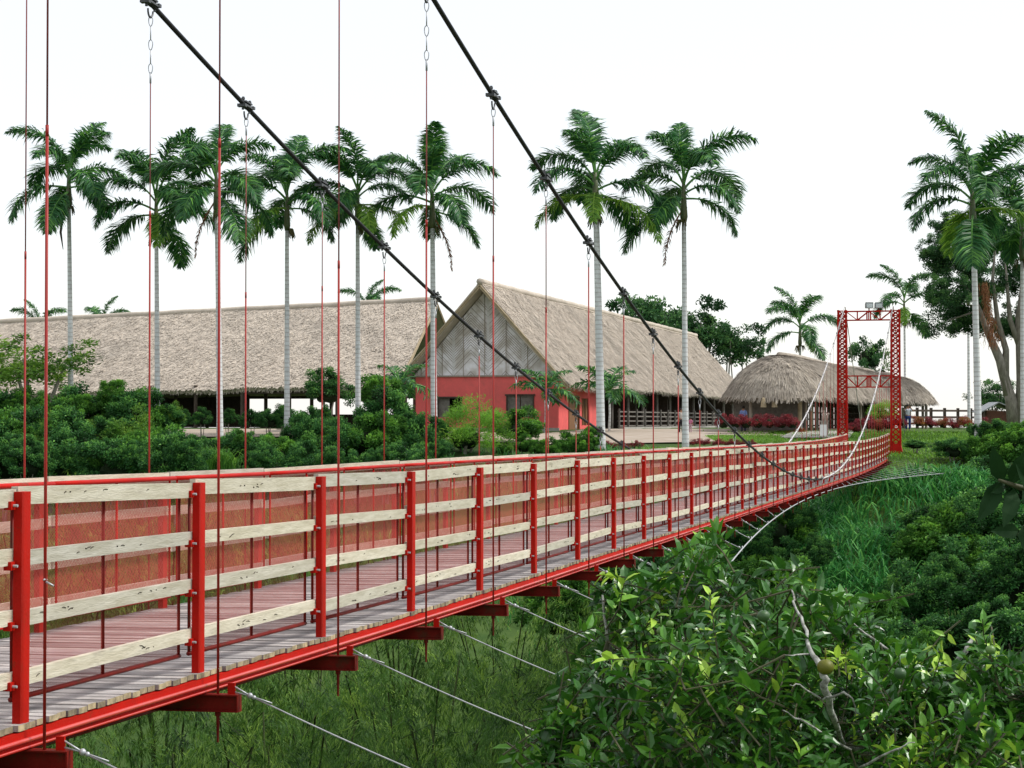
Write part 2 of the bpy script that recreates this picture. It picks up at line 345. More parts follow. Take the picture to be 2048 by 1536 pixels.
# ------------------------------------------------------------------ bridge frame
XC = [1.1162505207e-05, -0.0010503944064, 0.5778376557970, -2.618323654817]
ZC = [5.944782504873449e-07, -3.0413721995500737e-05, 0.0004708703029700043, -0.016813306953118865, -1.6630750679161523]
cn = [-2,0,3.1,4.03,5.05,6.03,7,8,9.04,10.06,11.05,12.09,16.7,17.97,19.86,21.56,24.46,27.44,29.6,33.1,37.16,41,42.5]
cz = [7.4,5.85,3.84,3.29,2.72,2.2,1.70,1.235,.81,.437,.08,-.278,-1.30,-1.47,-1.63,-1.666,-1.526,-1.107,-.60,.64,2.955,5.35,6.2]
CC = np.polyfit(cn, cz, 5)
def cableZ(n): return float(np.polyval(CC, n))
DX = np.polyder(np.array(XC))
def B(n, w_=0, h=0):
    dx = float(np.polyval(DX, n)); l = math.hypot(dx, 2.279)
    z = float(np.polyval(ZC, n))+.016*math.exp(-(n/.9)**2*.5)-.012*math.exp(-((n-4)/1.6)**2)-.012*w_+h
    return Vector((float(np.polyval(XC, n))-w_*2.279/l, 10.38+2.279*n+w_*dx/l, z))
def dirs(n):
    dx = float(np.polyval(DX, n)); d = Vector((dx, 2.279, 0)).normalized(); return d, Vector((-d.y, d.x, 0))
WF = 2.37; N0, N1 = -2, 42            # bays
NT = 42.6
bridge = thing('suspension_bridge', B(20, 1.2, 0), 'long red steel footbridge with pale wooden rails and red netting hung over the green ravine', 'bridge')
# deck
mb = MB(); me2 = MB(); npl = 20
for k in range(N0*npl, int(NT*npl)):
    a = k/npl; gp = .12/npl+random.uniform(0, .05)/npl; e = random.uniform(-.012, .012)
    n1, n2 = a+gp/2, a+1/npl-gp/2; dz = random.uniform(-.004, .004)
    mb.tc = random.random(); me2.tc = mb.tc
    w1, w2 = -.035+e, WF+.035+e
    mb.box8([B(n1,w1,.007+dz), B(n2,w1,.007+dz), B(n2,w2,.007+dz), B(n1,w2,.007+dz), B(n1,w1,.04+dz), B(n2,w1,.04+dz), B(n2,w2,.04+dz), B(n1,w2,.04+dz)])
    mb.m[-4] = 1; mb.m[-2] = 1        # end faces
mb.build('deck', [M['plank'], M['plankend']], bridge)
def along(fn, a, b_, step): 
    n = max(2, int((b_-a)/step)+1); return [fn(a+(b_-a)*i/(n-1)) for i in range(n)]
def sweep(mb, prof, a, b_, step=.5):
    ns = along(lambda n: n, a, b_, step); k = len(mb.v); m_ = len(prof)
    for n in ns:
        for (w_, h) in prof: mb.v.append(tuple(B(n, w_, h)))
    for i in range(len(ns)-1):
        for j in range(m_): j2 = (j+1) % m_; mb.face([k+i*m_+j, k+i*m_+j2, k+(i+1)*m_+j2, k+(i+1)*m_+j])
for side in (0, 1):
    sg = 1 if side == 0 else -1; w0 = 0 if side == 0 else WF
    mb = MB(); c = lambda x: w0+sg*x
    sweep(mb, [(c(-.045), 0), (c(.01), 0), (c(.01), -.008), (c(-.037), -.008), (c(-.037), -.082), (c(.0), -.082), (c(.0), -.09), (c(-.065), -.09), (c(-.065), -.082), (c(-.045), -.082)], N0, NT)
    mb.build('edge_beam', M['red'], bridge)
    mb = MB(); mb.tube(along(lambda n: B(n, c(-.058), -.045), N0, NT, .5), .0135, 10); mb.tube(along(lambda n: B(n, c(-.060), -.083), N0, NT, .5), .007, 8); mb.build('edge_pipe', M['gloss'], bridge, smooth=True)
    if side == 0:
        mb = MB(); mb.tube(along(lambda n: B(n, .45, -.26), N0, 22, .5), .012, 6)
        nn = N0
        while nn < 22:
            for q in (0, .5):
                mb.tube([B(nn+q, .45, -.12), B(nn+q+.25, .45, -.26), B(nn+q+.5, .45, -.12)], .008, 5)
                mb.tube([B(nn+q+.25, .45, -.12), B(nn+q+.25, .45, -.26)], .008, 5)
            nn += 1
        mb.build('floor_truss', M['shade_red'], bridge)
# posts, rails, net frames, crossbeams, hangers
up_ = Vector((0,0,1)); M['stain'] = mat('dark_stain', (.035,.028,.02), .9, .1, color2=(.06,.045,.03), nscale=30)
wr = 0; stuff_rail = MB()
HR = [(1.185, 1.282), (.872, .955), (.552, .635), (.235, .318)]
for n in range(N0+1, 43):
    for side in (0, 1):
        sg = 1 if side == 0 else -1; w0 = 0 if side == 0 else WF
        c = lambda x: w0+sg*x
        d, l_ = dirs(n); lean = random.uniform(-.008, .008)
        mb = MB(); hb = .048
        def post_c(h, ex=0): 
            o = B(n, c(0), h)+d*lean*h
            return [o-l_*.024-d*hb, o-l_*.024+d*hb, o+l_*.024+d*hb, o+l_*.024-d*hb]
        mb.box8(post_c(0)+post_c(1.27))
        for lo, hi in HR:      # bolt plates on the inner edge
            p = B(n, c(.03), (lo+hi)/2-.035)-d*(hb+.025)
            mb.box(p, (.045, .045, .045), math.atan2(d.y, d.x)); mb.mi = 1; mb.tube([p-l_*sg*.048, p-l_*sg*.02], .008, 6); mb.mi = 0
        mb.build('post', [M['red'], M['galv']], bridge)
        if n < 42:
            det = n < 11
            for r_, (lo, hi) in enumerate(HR):
                mb = MB() if det else stuff_rail
                mb.tc = random.random()
                ja, jb = random.uniform(-.016, .016), random.uniform(-.016, .016); th = random.uniform(-.004, .004)
                ea, eb = n+.005, n+.995
                seg = 4; prev = None
                for q in range(seg):
                    f1, f2 = q/seg, (q+1)/seg; a1, a2 = ea+(eb-ea)*f1, ea+(eb-ea)*f2
                    z1, z2 = ja+(jb-ja)*f1, ja+(jb-ja)*f2
                    i1, i2 = c(.026), c(.066)
                    mb.box8([B(a1,i1,lo+z1+th), B(a2,i1,lo+z2+th), B(a2,i2,lo+z2+th), B(a1,i2,lo+z1+th), B(a1,i1,hi+z1), B(a2,i1,hi+z2), B(a2,i2,hi+z2), B(a1,i2,hi+z1)])
                    # only the end boards keep their end faces
                if det and side == 0 and n < 8:
                    mb.mi = 1
                    for q in range(random.randint(3, 6)):
                        a1 = n+.1+.8*random.random(); hh = (lo+hi)/2+random.uniform(-.02,.02)+ja*(1-a1+n)+jb*(a1-n); p = B(a1, c(.0235), hh); d_ = d*random.uniform(.012,.03)+up_*random.uniform(-.006,.006)
                        mb.tube([p-d_, p+up_*.004, p+d_], .0022, 4)
                        if random.random() < .5: mb.ball(p+d*random.uniform(-.1,.1), random.uniform(.004,.008), 1, .2, .7, 6, 4)
                if det: mb.build('wood_rail', [M['wood'], M['stain']], bridge)
            # net frame
            mb = MB(); wi = c(.10); pr = .011
            mb.tube(along(lambda q: B(q, wi, .15), n+.03, n+.97, .25), .015, 6)
            mb.tube(along(lambda q: B(q, c(.115), 1.222), n+.0, n+1.0, .25), .021, 8)
            for q in (.035, .5, .965): mb.tube([B(n+q, wi, .15), B(n+q, wi, 1.21)], pr if q != .5 else .012, 6)
            fo = mb.build('net_frame', M['shade_red'] if side == 0 else M['red'], bridge, smooth=True)  # near frames take the red with shade in its colour
            V = []; uvs = []; F_ = []; seg = 4
            for q in range(seg+1):
                a = n+.035+.93*q/seg
                for h in (.15, 1.21): V.append(B(a, c(.098), h)-ORG[bridge.name]); uvs.append((a*2.344, h))
            for q in range(seg): F_.append((2*q, 2*q+2, 2*q+3, 2*q+1))
            me = bpy.data.meshes.new('netting'); me.from_pydata(V, [], F_); ul = me.uv_layers.new(name='UVMap')
            for lp in me.loops: ul.data[lp.index].uv = uvs[lp.vertex_index]
            me.materials.append(M['net']); o = bpy.data.objects.new('netting', me); col.objects.link(o); o.parent = fo
so = stuff_rail.build('wood_rail', M['wood'], bridge); tag(so, kind='stuff')
# crossbeams
for n in range(N0+1, 43):
    d, l_ = dirs(n); mb = MB(); a, b_ = B(n, -.29, -.155), B(n, WF+.29, -.155)
    mb.bar(a, b_, .008, .096); up = Vector((0,0,1))
    for z in (-.052, .052): mb.bar(a+up*z, b_+up*z, .075, .009)
    mb.bar(a+(b_-a)*.0+up*0, a+(b_-a)*.003, .07, .095)
    cb = mb.build('cross_beam', M['shade_red'], bridge); ORG[cb.name] = ORG[bridge.name]
    if n < 20:
        mb = MB(); p = B(n, -.14, -.21)
        mb.tube([p, p-up*.03, p-up*.03, p-up*.20], [.020,.020,.012,.007], 8); ob = mb.build('threaded_rod', M['shade_red'], cb)
        mb = MB(); q = B(n, -.235, -.10); mb.bar(q-up*.005, q+up*.075, .05, .014, up=d); ob = mb.build('stay_lug', M['red'], cb)
# hangers
clamp = MB()
clamp.box((0,0,.0), (.08,.23,.018)); clamp.box((0,0,.04), (.07,.17,.016)); 
for y in (-.09, .09):
    clamp.tube([(0,y,-.05),(0,y,.085)], .014, 6); clamp.tube([(0,y,.055),(0,y,.075)], .020, 6)
clamp.box((0,-.115,-.012), (.09,.05,.03)); clamp.box((0,.115,.012), (.09,.05,.03))
rg = [(0, .055*math.cos(a), -.06-.06*math.sin(a)*1.2) for a in np.linspace(0, PI, 9)]; clamp.tube(rg, .009, 6)
tmp = clamp.build('cable_clamp', M['dgrey']); clamp_me = tmp.data; clamp_pale = clamp_me.copy(); clamp_pale.materials[0] = M['whitecable']; bpy.data.objects.remove(tmp)
def loop(p, L, wd, dirn, up=Vector((0,0,1))):   # teardrop wire loop hanging from p
    pts = []
    for i in range(13):
        a = i/12*2*PI; s_ = math.sin(a)*wd*.5; z = -(1-math.cos(a))*.5*L
        pts.append(p+dirn*s_*(1-.35*(1-math.cos(a))/2)+up*z)
    return pts
for side in (0, 1):
    wh = -.14 if side == 0 else WF+.14
    mb = MB(); 
    ns = along(lambda n: n, -2, 21, .25)
    mb.tube([Vector((*B(n, wh)[:2], cableZ(n))) for n in ns], .0235, 10)
    mb.mi = 1
    ns = along(lambda n: n, 21, NT, .25); pts = [Vector((*B(n, wh)[:2], cableZ(n))) for n in ns]; top = pts[-1]
    pts.append(top+Vector((.12,.5,.02)))
    d, _ = dirs(43); e = top+d*17; e.z = -1.2; pts.append(e)
    mb.tube(pts, .024, 8)
    mb.build('main_cable', [M['black'], M['whitecable']], bridge, smooth=True)
    for n in range(N0+1, 43):
        top = Vector((*B(n, wh)[:2], cableZ(n))); bot = B(n, wh, -.12); d, l_ = dirs(n)
        if top.z-bot.z < .12: continue
        mb = MB(); z = top.z-.115; long_ = top.z-bot.z > 1.6
        if long_:
            k = {2: 2, 3: 3, 7: 1}.get(n, 1) if side == 0 else {3: 3, 4: 1, 5: 1}.get(n, 1)
            p = Vector((top.x, top.y, z)); mb.mi = 1
            for q in range(k):
                mb.tube(loop(p, .095, .05, l_), .0048, 5); p = p-Vector((0,0,.092))
                if q < k-1: mb.tube([p, p-Vector((0,0,.13))], .006, 6); p = p-Vector((0,0,.128))
            mb.tube([p+Vector((0,0,.01)), p-Vector((0,0,.09))], .010, 6); mb.mi = 0
            p = p-Vector((0,0,.06))
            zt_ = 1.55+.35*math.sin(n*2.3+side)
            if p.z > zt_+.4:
                q = p.lerp(bot, (p.z-zt_)/(p.z-bot.z)); mb.mi = 2; mb.tube([p, q], .0062, 6); mb.mi = 0  # thinner, duller upper length stands in for sky glare
                mb.tube([q+Vector((0,0,.03)), q-Vector((0,0,.03))], .0105, 6); p = q  # sleeve added where the glare-toned length ends
            mb.tube([p, bot], .0088, 7)
            if False:    # couplers
                q = p.lerp(bot, .45); mb.tube([q, q-Vector((0,0,.09))], .015, 6)
        else:
            mb.tube([Vector((top.x, top.y, z)), bot], .0095, 6)
        if n == 0 and side == 0:      # twisted tie wire left on the first hanger
            q = Vector((bot.x, bot.y, -.845)); mb.mi = 1; mb.tube([q-l_*.0-d*.02, q+Vector((0,-.012,.004)), q+d*.02], .005, 5); mb.tube([q+Vector((.008,-.012,-.008)), q+Vector((.05,-.02,-.03))], .006, 5); mb.mi = 0
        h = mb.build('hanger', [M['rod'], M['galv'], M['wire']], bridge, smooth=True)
        sl = (cableZ(n+.1)-cableZ(n-.1))/(.2*2.344)
        co = put(clamp_me if n < 21 else clamp_pale, 'cable_clamp', h, loc=top-ORG[bridge.name]+Vector((0,0,.0)), rot=(math.atan(sl)*.35, 0, -math.atan2(d.x, d.y)))
# wind guy cable and stays
def guy(n):
    dl = (.0066 if n < 20 else .0092)*(n-20)**2; return B(n, -.20-dl, -.12-(.33 if n < 20 else .14)*dl-.03)
mb = MB(); mb.tube(along(guy, 1, 46, .5), .012, 8); mb.build('wind_cable', M['galv'], bridge, smooth=True)
for n in range(0, 43):
    if 18 < n < 22: continue
    a = B(n, -.24, -.06); g_ = guy(n); mb = MB()
    L = (g_-a).length; u = (g_-a)/max(L, .01)
    if n < 20 and L > .35:
        k = a+u*.13; mb.tube([a+Vector((0,0,.02)), k], .006, 5); mb.tube([a-Vector((0,0,.02)), k], .006, 5)
        mb.ball(k, .02, nu=8, nv=6); mb.ball(k+u*.03, .014, nu=8, nv=6); mb.tube([k, k+u*.16+Vector((0,0,.012))], .005, 5)
        for q in range(9):
            pass
        pts = [k.lerp(g_, q/8)-Vector((0,0,.05*L*(q/8)*(1-q/8))) for q in range(9)]; mb.tube(pts, .0062, 6)
        mb.ball(g_-u*.06, .02, nu=8, nv=6)
    else: mb.tube([a, g_], .007, 5)
    for z in (-.05, .05): mb.tube([g_+Vector((0,0,z)), g_-Vector((0,0,z))], .009, 5)
    mb.build('stay_wire', M['galv'], bridge, smooth=True)
# tower
tb = B(NT, 1.2, 0); tw = thing('bridge_tower', (tb.x, tb.y, -1.95), 'tall red lattice steel portal tower at the far end of the footbridge', 'tower')
dT, lT = dirs(NT); up = Vector((0,0,1)); topz = 6.12; LW = {0: -.27, 1: WF+.27}
def legc(side, z):
    o = B(NT, LW[side], 0); o.z = z; return o
for side in (0, 1):
    mb = MB(); hw = .21
    nb = 27; zs = [-1.45+(topz+1.45)*i/nb for i in range(nb+1)]
    cor = [(-1,-1),(1,-1),(1,1),(-1,1)]
    def cp(z, a, b_): 
        ex = max(0, (-.2-z))*.02
        return legc(side, z)+lT*a*(hw+ex)+dT*b_*(hw+ex)
    for a, b_ in cor: mb.bar(cp(-1.9, a, b_), cp(topz, a, b_), .10, .10, up=dT)
    for i in range(nb):
        z0, z1 = zs[i], zs[i+1]
        for q in range(4):
            c1, c2 = cor[q], cor[(q+1) % 4]
            mb.bar(cp(z0, *c1), cp(z1, *c2), .065, .03, up=dT); mb.bar(cp(z0, *c2), cp(z1, *c1), .065, .03, up=dT)
            mb.bar(cp(z1, *c1), cp(z1, *c2), .055, .04)
        for c1 in cor: mb.box(cp(z1, *c1), (.12,.12,.10), math.atan2(dT.y, dT.x))
    lg = mb.build('tower_leg', M['red'], tw)
    mb = MB(); o = legc(side, -1.5)
    s0, s1 = .42, .27
    mb.box8([legc(side,-2.0)+lT*a*s0+dT*b_*s0 for a, b_ in cor]+[legc(side,-1.25)+lT*a*s1+dT*b_*s1 for a, b_ in cor]); mb.build('leg_base', M['red'], tw)
    mb = MB(); mb.box(legc(side, -2.3), (1.3,1.3,.7), math.atan2(dT.y, dT.x)); mb.build('footing', M['curb'], tw)
for zt, zb_ in ((topz-.03, topz-.52), (2.50, 1.88)):
    mb = MB(); a0, a1 = LW[0]+.21, LW[1]-.21
    pt = lambda w_, z, s_: Vector((*(B(NT, w_)[:2]), z))+dT*s_*.18
    for s_ in (-1, 1):
        mb.bar(pt(a0,zt,s_), pt(a1,zt,s_), .06, .06); mb.bar(pt(a0,zb_,s_), pt(a1,zb_,s_), .06, .06)
        m_ = 4
        for i in range(m_):
            q0, q1 = a0+(a1-a0)*i/m_, a0+(a1-a0)*(i+1)/m_
            if i % 2 == 0: mb.bar(pt(q0,zt,s_), pt(q1,zb_,s_), .05, .05)
            else: mb.bar(pt(q0,zb_,s_), pt(q1,zt,s_), .05, .05)
            mb.bar(pt(q1,zb_,s_), pt(q1,zt,s_), .045, .045)
        mm = (a0+a1)/2; 
        for q in (-.1, .1): mb.bar(pt(mm+q,zb_,s_), pt(mm+q,zt,s_), .05, .05)
    for i in range(6):
        q0 = a0+(a1-a0)*i/5; mb.bar(pt(q0,zt,-1), pt(q0,zt,1), .04, .04); mb.bar(pt(q0,zb_,-1), pt(q0,zb_,1), .04, .04)
    mb.build('cross_truss', M['red'], tw)
for px, lab, yaw in ((1738, 'left grey box floodlight on top of the red bridge tower', .15), (1757, 'right grey floodlight tilted down on top of the red bridge tower', -.5)):
    p = P(px, 620, tb.y-.1); fl = thing('floodlight', (p.x, p.y, topz), lab, 'floodlight', 'floodlights on the bridge tower')
    mb = MB(); mb.box((p.x, p.y, topz+.27), (.40,.22,.28), yaw); mb.box((p.x, p.y-.12, topz+.30), (.44,.05,.32), yaw); mb.build('housing', M['grey'], fl)
    mb = MB(); mb.box((p.x, p.y-.155, topz+.27), (.34,.02,.22), yaw); mb.build('lamp_glass', M['glass'], fl)
    mb = MB(); mb.bar((p.x, p.y, topz), (p.x, p.y, topz+.15), .06, .06); mb.build('bracket', M['shade_red'], fl)

# ------------------------------------------------------------------ thatch
def thatch(name, grid, parent, thick=.3, nstrip=8000, sl=.75, sw=.10, fringe=1500, closed=False, mt='thatch'):
    """grid[v][u]: v=0 ridge .. v=nv eave (array nv+1, nu+1, 3); adds slab, straw strips and an eave fringe in one mesh"""
    Gd = np.asarray(grid, float); nv, nu = Gd.shape[0]-1, Gd.shape[1]-1
    du = np.gradient(Gd, axis=1); dv = np.gradient(Gd, axis=0); Nn = nrm(np.cross(du, dv)); Nn[Nn[..., 2] < 0] *= -1
    Gd = Gd+Nn*(rng.normal(size=Gd.shape[:2])*.022)[..., None]
    def samp(A, u, v):
        x = np.clip(u*nu, 0, nu-1e-6); y = np.clip(v*nv, 0, nv-1e-6); i = x.astype(int); j = y.astype(int); fx = (x-i)[:, None]; fy = (y-j)[:, None]
        return (A[j, i]*(1-fx)+A[j, i+1]*fx)*(1-fy)+(A[j+1, i]*(1-fx)+A[j+1, i+1]*fx)*fy
    low = Gd-Nn*thick; V = np.concatenate([Gd.reshape(-1, 3), low.reshape(-1, 3)]); K = (nu+1)*(nv+1)
    I = []; 
    for j in range(nv):
        for i in range(nu):
            a = j*(nu+1)+i; I.append((a, a+1, a+nu+2, a+nu+1)); I.append((K+a, K+a+nu+1, K+a+nu+2, K+a+1))
    for i in range(nu):
        a = nv*(nu+1)+i; I.append((a, a+1, K+a+1, K+a)); a = i; I.append((a, K+a, K+a+1, a+1))
    if not closed:
        for j in range(nv):
            for a in (j*(nu+1), j*(nu+1)+nu): I.append((a, a+nu+1, K+a+nu+1, K+a))
    I = np.array(I); parts = [(V, I.ravel(), np.full(len(I), 4), rng.uniform(.35, .6, len(I)))]
    u = rng.random(nstrip); v = rng.random(nstrip)**.9; p = samp(Gd, u, v); n_ = nrm(samp(Nn, u, v)); d = nrm(samp(dv, u, v)+rng.normal(size=p.shape)*.10*np.linalg.norm(dv.mean((0,1))))
    L = sl*rng.uniform(.6, 1.3, nstrip); W = sw*rng.uniform(.5, 1.3, nstrip); s_ = nrm(np.cross(d, n_))
    lift = rng.uniform(.005, .055, nstrip)[:, None]
    v0 = p+n_*.01; e = p+d*L[:, None]+n_*lift
    Vs = np.stack([v0-s_*W[:, None]/2, v0+s_*W[:, None]/2, e+s_*W[:, None]*.35, e-s_*W[:, None]*.35], 1).reshape(-1, 3)
    tt = np.clip(rng.normal(.55, .22, nstrip), 0, 1); parts.append((Vs, np.arange(4*nstrip), np.full(nstrip, 4), tt))
    if fringe:
        u = rng.random(fringe); v = np.full(fringe, 1-1e-4)-rng.random(fringe)*.02; p = samp(Gd, u, v)-samp(Nn, u, v)*thick*rng.random(fringe)[:, None]*.9
        d = nrm(samp(dv, u, v)*.6+np.array([0, 0, -1])*np.linalg.norm(dv.mean((0,1)))*.9+rng.normal(size=p.shape)*.06); L = rng.uniform(.08, .32, fringe)[:, None]; W = rng.uniform(.03, .12, fringe)[:, None]
        s_ = nrm(samp(du, u, v)); Vs = np.stack([p-s_*W/2, p+s_*W/2, p+d*L+s_*W*.2, p+d*L-s_*W*.2], 1).reshape(-1, 3)
        parts.append((Vs, np.arange(4*fringe), np.full(fringe, 4), np.clip(rng.normal(.5, .25, fringe), 0, 1)))
    V, idx, sz, tt = merge(parts); V = V-np.array(ORG[parent.name])
    me = mk_mesh(name, V, idx, sz, tt); me.materials.append(M[mt]); o = bpy.data.objects.new(name, me); col.objects.link(o); o.parent = parent
    ORG[o.name] = ORG[parent.name]; return o
def plane_grid(A, B_, C, D, nu, nv, sag=.0):   # A,B ridge left,right; C,D eave right,left
    A, B_, C, D = map(np.array, (A, B_, C, D)); u = np.linspace(0, 1, nu+1)[None, :, None]; v = np.linspace(0, 1, nv+1)[:, None, None]
    g_ = (A*(1-u)+B_*u)*(1-v)+(D*(1-u)+C*u)*v
    g_[..., 2] -= sag*np.sin(v[..., 0]*PI)*1.0
    g_[..., 2] += .07*np.sin(u[..., 0]*21)*np.cos(u[..., 0]*8+v[..., 0]*3)+.04*np.sin(u[..., 0]*57)*v[..., 0]
    return g_

# ---- gabled barn with red walls
dB = Vector((1053/F, 1, 0)).normalized(); nB = Vector((-dB.y, dB.x, 0))
C0 = P(1116, 858, 130); base = -.62; wl = 10.2; top = 3.02; LB = 84
def W_(t, l, z): v = C0+dB*t+nB*l; return Vector((v.x, v.y, z))
barn = thing('thatched_barn', W_(0, wl/2, base), 'long gabled thatched barn with red plaster end walls and woven cane gable', 'barn')
mid = wl/2; rz = 9.35; ov = 1.0
thatch('roof', plane_grid(W_(-1.2, mid, rz), W_(LB, mid, rz-.1), W_(LB, -ov, 2.45), W_(-1.2, -ov, 2.45), 70, 10, .12), barn, nstrip=90000, fringe=5000, sl=.30, sw=.075)
thatch('roof', plane_grid(W_(LB, mid-.02, rz-.1), W_(-1.2, mid-.02, rz), W_(-1.2, wl+ov, 2.6), W_(LB, wl+ov, 2.6), 40, 8), barn, nstrip=4000, fringe=600)
mb = MB()   # ridge cap
mb.tube([W_(-1.3+q, mid, rz+.0+.02*math.sin(q*1.7)) for q in np.linspace(0, LB+1.3, 60)], .22, 8); mb.tc = .45; mb.build('ridge_cap', M['thatch'], barn, smooth=True)
# walls with window openings: gable wall split round openings
def wall_seg(mb, t0, l0, t1, l1, z0, z1, th=.2):
    a, b_ = W_(t0, l0, z0), W_(t1, l1, z0); d = (b_-a).normalized(); n = Vector((-d.y, d.x, 0))*th
    mb.box8([a, b_, b_+n, a+n, a+up*(z1-z0), b_+up*(z1-z0), b_+n+up*(z1-z0), a+n+up*(z1-z0)])
def L_of(px): # lateral coord on gable plane at image x
    k = (px-1024)/F; return (C0.x-k*C0.y)/(-nB.x+k*nB.y)
w1a, w1b = L_of(923), L_of(876); w2a, w2b = L_of(1067), L_of(1014); zwt, zwb = 1.60, .25
mb = MB()
for a, b_, z0, z1 in ((wl, w1b, base, top), (w1b, w1a, base, zwb), (w1b, w1a, zwt, top), (w1a, w2b, base, top), (w2b, w2a, base, zwb), (w2b, w2a, zwt+.15, top), (w2a, 0, base, top)):
    wall_seg(mb, 0, a, 0, b_, z0, z1)
mb.build('gable_wall', M['redwall'], barn)
mb = MB(); mb.box8([W_(-.12,wl+.1,base-.3), W_(-.12,-.1,base-.3), W_(-.003,-.1,base-.3), W_(-.003,wl+.1,base-.3), W_(-.12,wl+.1,base+.16), W_(-.12,-.1,base+.16), W_(-.003,-.1,base+.16), W_(-.003,wl+.1,base+.16)]); mb.build('plinth', M['curb'], barn)
def T_of(px, l=0):
    k = (px-1024)/F; c_ = C0+nB*l; return (k*c_.y-c_.x)/(dB.x-k*dB.y)
s1 = T_of(1197); da, db_ = T_of(1137), T_of(1158); ea, eb = T_of(1164), T_of(1177)
mb = MB()
def side_seg(mb, t0, t1, z0, z1):
    mb.box8([W_(t0,0,z0), W_(t1,0,z0), W_(t1,.2,z0), W_(t0,.2,z0), W_(t0,0,z1), W_(t1,0,z1), W_(t1,.2,z1), W_(t0,.2,z1)])
for t0, t1, z0, z1 in ((.003, da, base, top), (da, db_, 1.75, top), (db_, ea, base, top), (ea, eb, 1.6, top), (ea, eb, base, -.3), (eb, s1, base, top)): side_seg(mb, t0, t1, z0, z1)
mb.build('side_wall', M['redwall'], barn)
mb = MB(); side_seg(mb, s1, s1+.25, base, top); 
mb.box8([W_(s1,.25,base), W_(s1+.2,.25,base), W_(s1+.2,wl,base), W_(s1,wl,base), W_(s1,.25,top), W_(s1+.2,.25,top), W_(s1+.2,wl,top), W_(s1,wl,top)])
mb.build('cross_wall', M['redwall'], barn)
mb = MB(); mb.box8([W_(0,wl-.2,base), W_(LB,wl-.2,base), W_(LB,wl,base), W_(0,wl,base), W_(0,wl-.2,top), W_(LB,wl-.2,top), W_(LB,wl,top), W_(0,wl,top)])
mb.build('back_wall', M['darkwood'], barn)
for tt_ in (30, 44, 58, LB-.3):
    mb = MB(); a_ = [W_(tt_,.8,base), W_(tt_+.2,.8,base), W_(tt_+.2,wl,base), W_(tt_,wl,base), W_(tt_,.8,top), W_(tt_+.2,.8,top), W_(tt_+.2,wl,top), W_(tt_,wl,top)]; mb.box8(a_)
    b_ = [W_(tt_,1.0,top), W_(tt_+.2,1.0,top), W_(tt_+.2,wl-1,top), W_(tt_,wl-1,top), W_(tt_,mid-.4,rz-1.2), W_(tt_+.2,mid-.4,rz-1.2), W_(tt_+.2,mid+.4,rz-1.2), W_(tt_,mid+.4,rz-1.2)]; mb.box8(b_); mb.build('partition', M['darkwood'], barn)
mb = MB(); mb.box8([W_(s1+.3,-.4,base-.3), W_(LB,-.4,base-.3), W_(LB,wl,base-.3), W_(s1+.3,wl,base-.3), W_(s1+.3,-.4,base+.02), W_(LB,-.4,base+.02), W_(LB,wl,base+.02), W_(s1+.3,wl,base+.02)]); mb.build('floor', M['curb'], barn)
# woven gable
za = rz-.55; pts = [W_(.05, wl-.0, top), W_(.05, 0, top), W_(.05, mid, za)]
me = bpy.data.meshes.new('woven_gable'); o_ = ORG[barn.name]
back = [p+dB*.12 for p in pts]; vv = [p-o_ for p in pts+back]
me.from_pydata(vv, [], [(0,1,2),(5,4,3),(0,2,5,3),(2,1,4,5),(1,0,3,4)]); ul = me.uv_layers.new(name='UVMap')
uvl = [(wl, 0), (0, 0), (mid, za-top)]*2
for lp in me.loops: ul.data[lp.index].uv = uvl[lp.vertex_index]
me.materials.append(M['woven']); o = bpy.data.objects.new('woven_gable', me); col.objects.link(o); o.parent = barn
mb = MB()   # bamboo rake trim along the roof edge and the sill beam
for l0, l1, z1 in ((wl+ov, mid, 2.45), (-ov, mid, 2.30)):
    for q in (0, .16): mb.tube([W_(-1.25, l0, z1-q), W_(-1.25, l1, rz-.22-q)], .055, 6)
mb.build('rake_trim', M['bamboopole'], barn)
mb = MB(); mb.bar(W_(-.05, wl+.1, top+.02), W_(-.05, -.1, top+.02), .16, .10); mb.build('sill_beam', M['palewood'], barn)
mb = MB()
for q in np.linspace(.6, wl-.6, 7):
    hgt = top+(za-top)*(1-abs(q-mid)/mid); mb.tube([W_(-.02, q, top+.05), W_(-.02, q, hgt-.05)], .022, 6)
mb.build('gable_stud', M['palewood'], barn)
# windows and doors
mb = MB(); mb.box8([W_(.1,w1b,zwb), W_(.1,(w1a+w1b)/2+.05,zwb), W_(.14,(w1a+w1b)/2+.05,zwb), W_(.14,w1b,zwb), W_(.1,w1b,zwt), W_(.1,(w1a+w1b)/2+.05,zwt), W_(.14,(w1a+w1b)/2+.05,zwt), W_(.14,w1b,zwt)])
wf = MB()
def frame(mb, l0, l1, z0, z1, t=-.03, s_=.09):
    mb.bar(W_(t,l0,z0), W_(t,l0,z1), s_, s_, up=dB); mb.bar(W_(t,l1,z0), W_(t,l1,z1), s_, s_, up=dB); mb.bar(W_(t,l0+.12,z1), W_(t,l1-.12,z1), s_*1.3, s_*1.3)
frame(wf, w1b, w1a, zwb, zwt); o = wf.build('window', M['darkwood'], barn); mb.build('shutter', M['greywood'], o)
wf = MB(); frame(wf, w2b, w2a, zwb, zwt+.15); o = wf.build('window', M['darkwood'], barn)
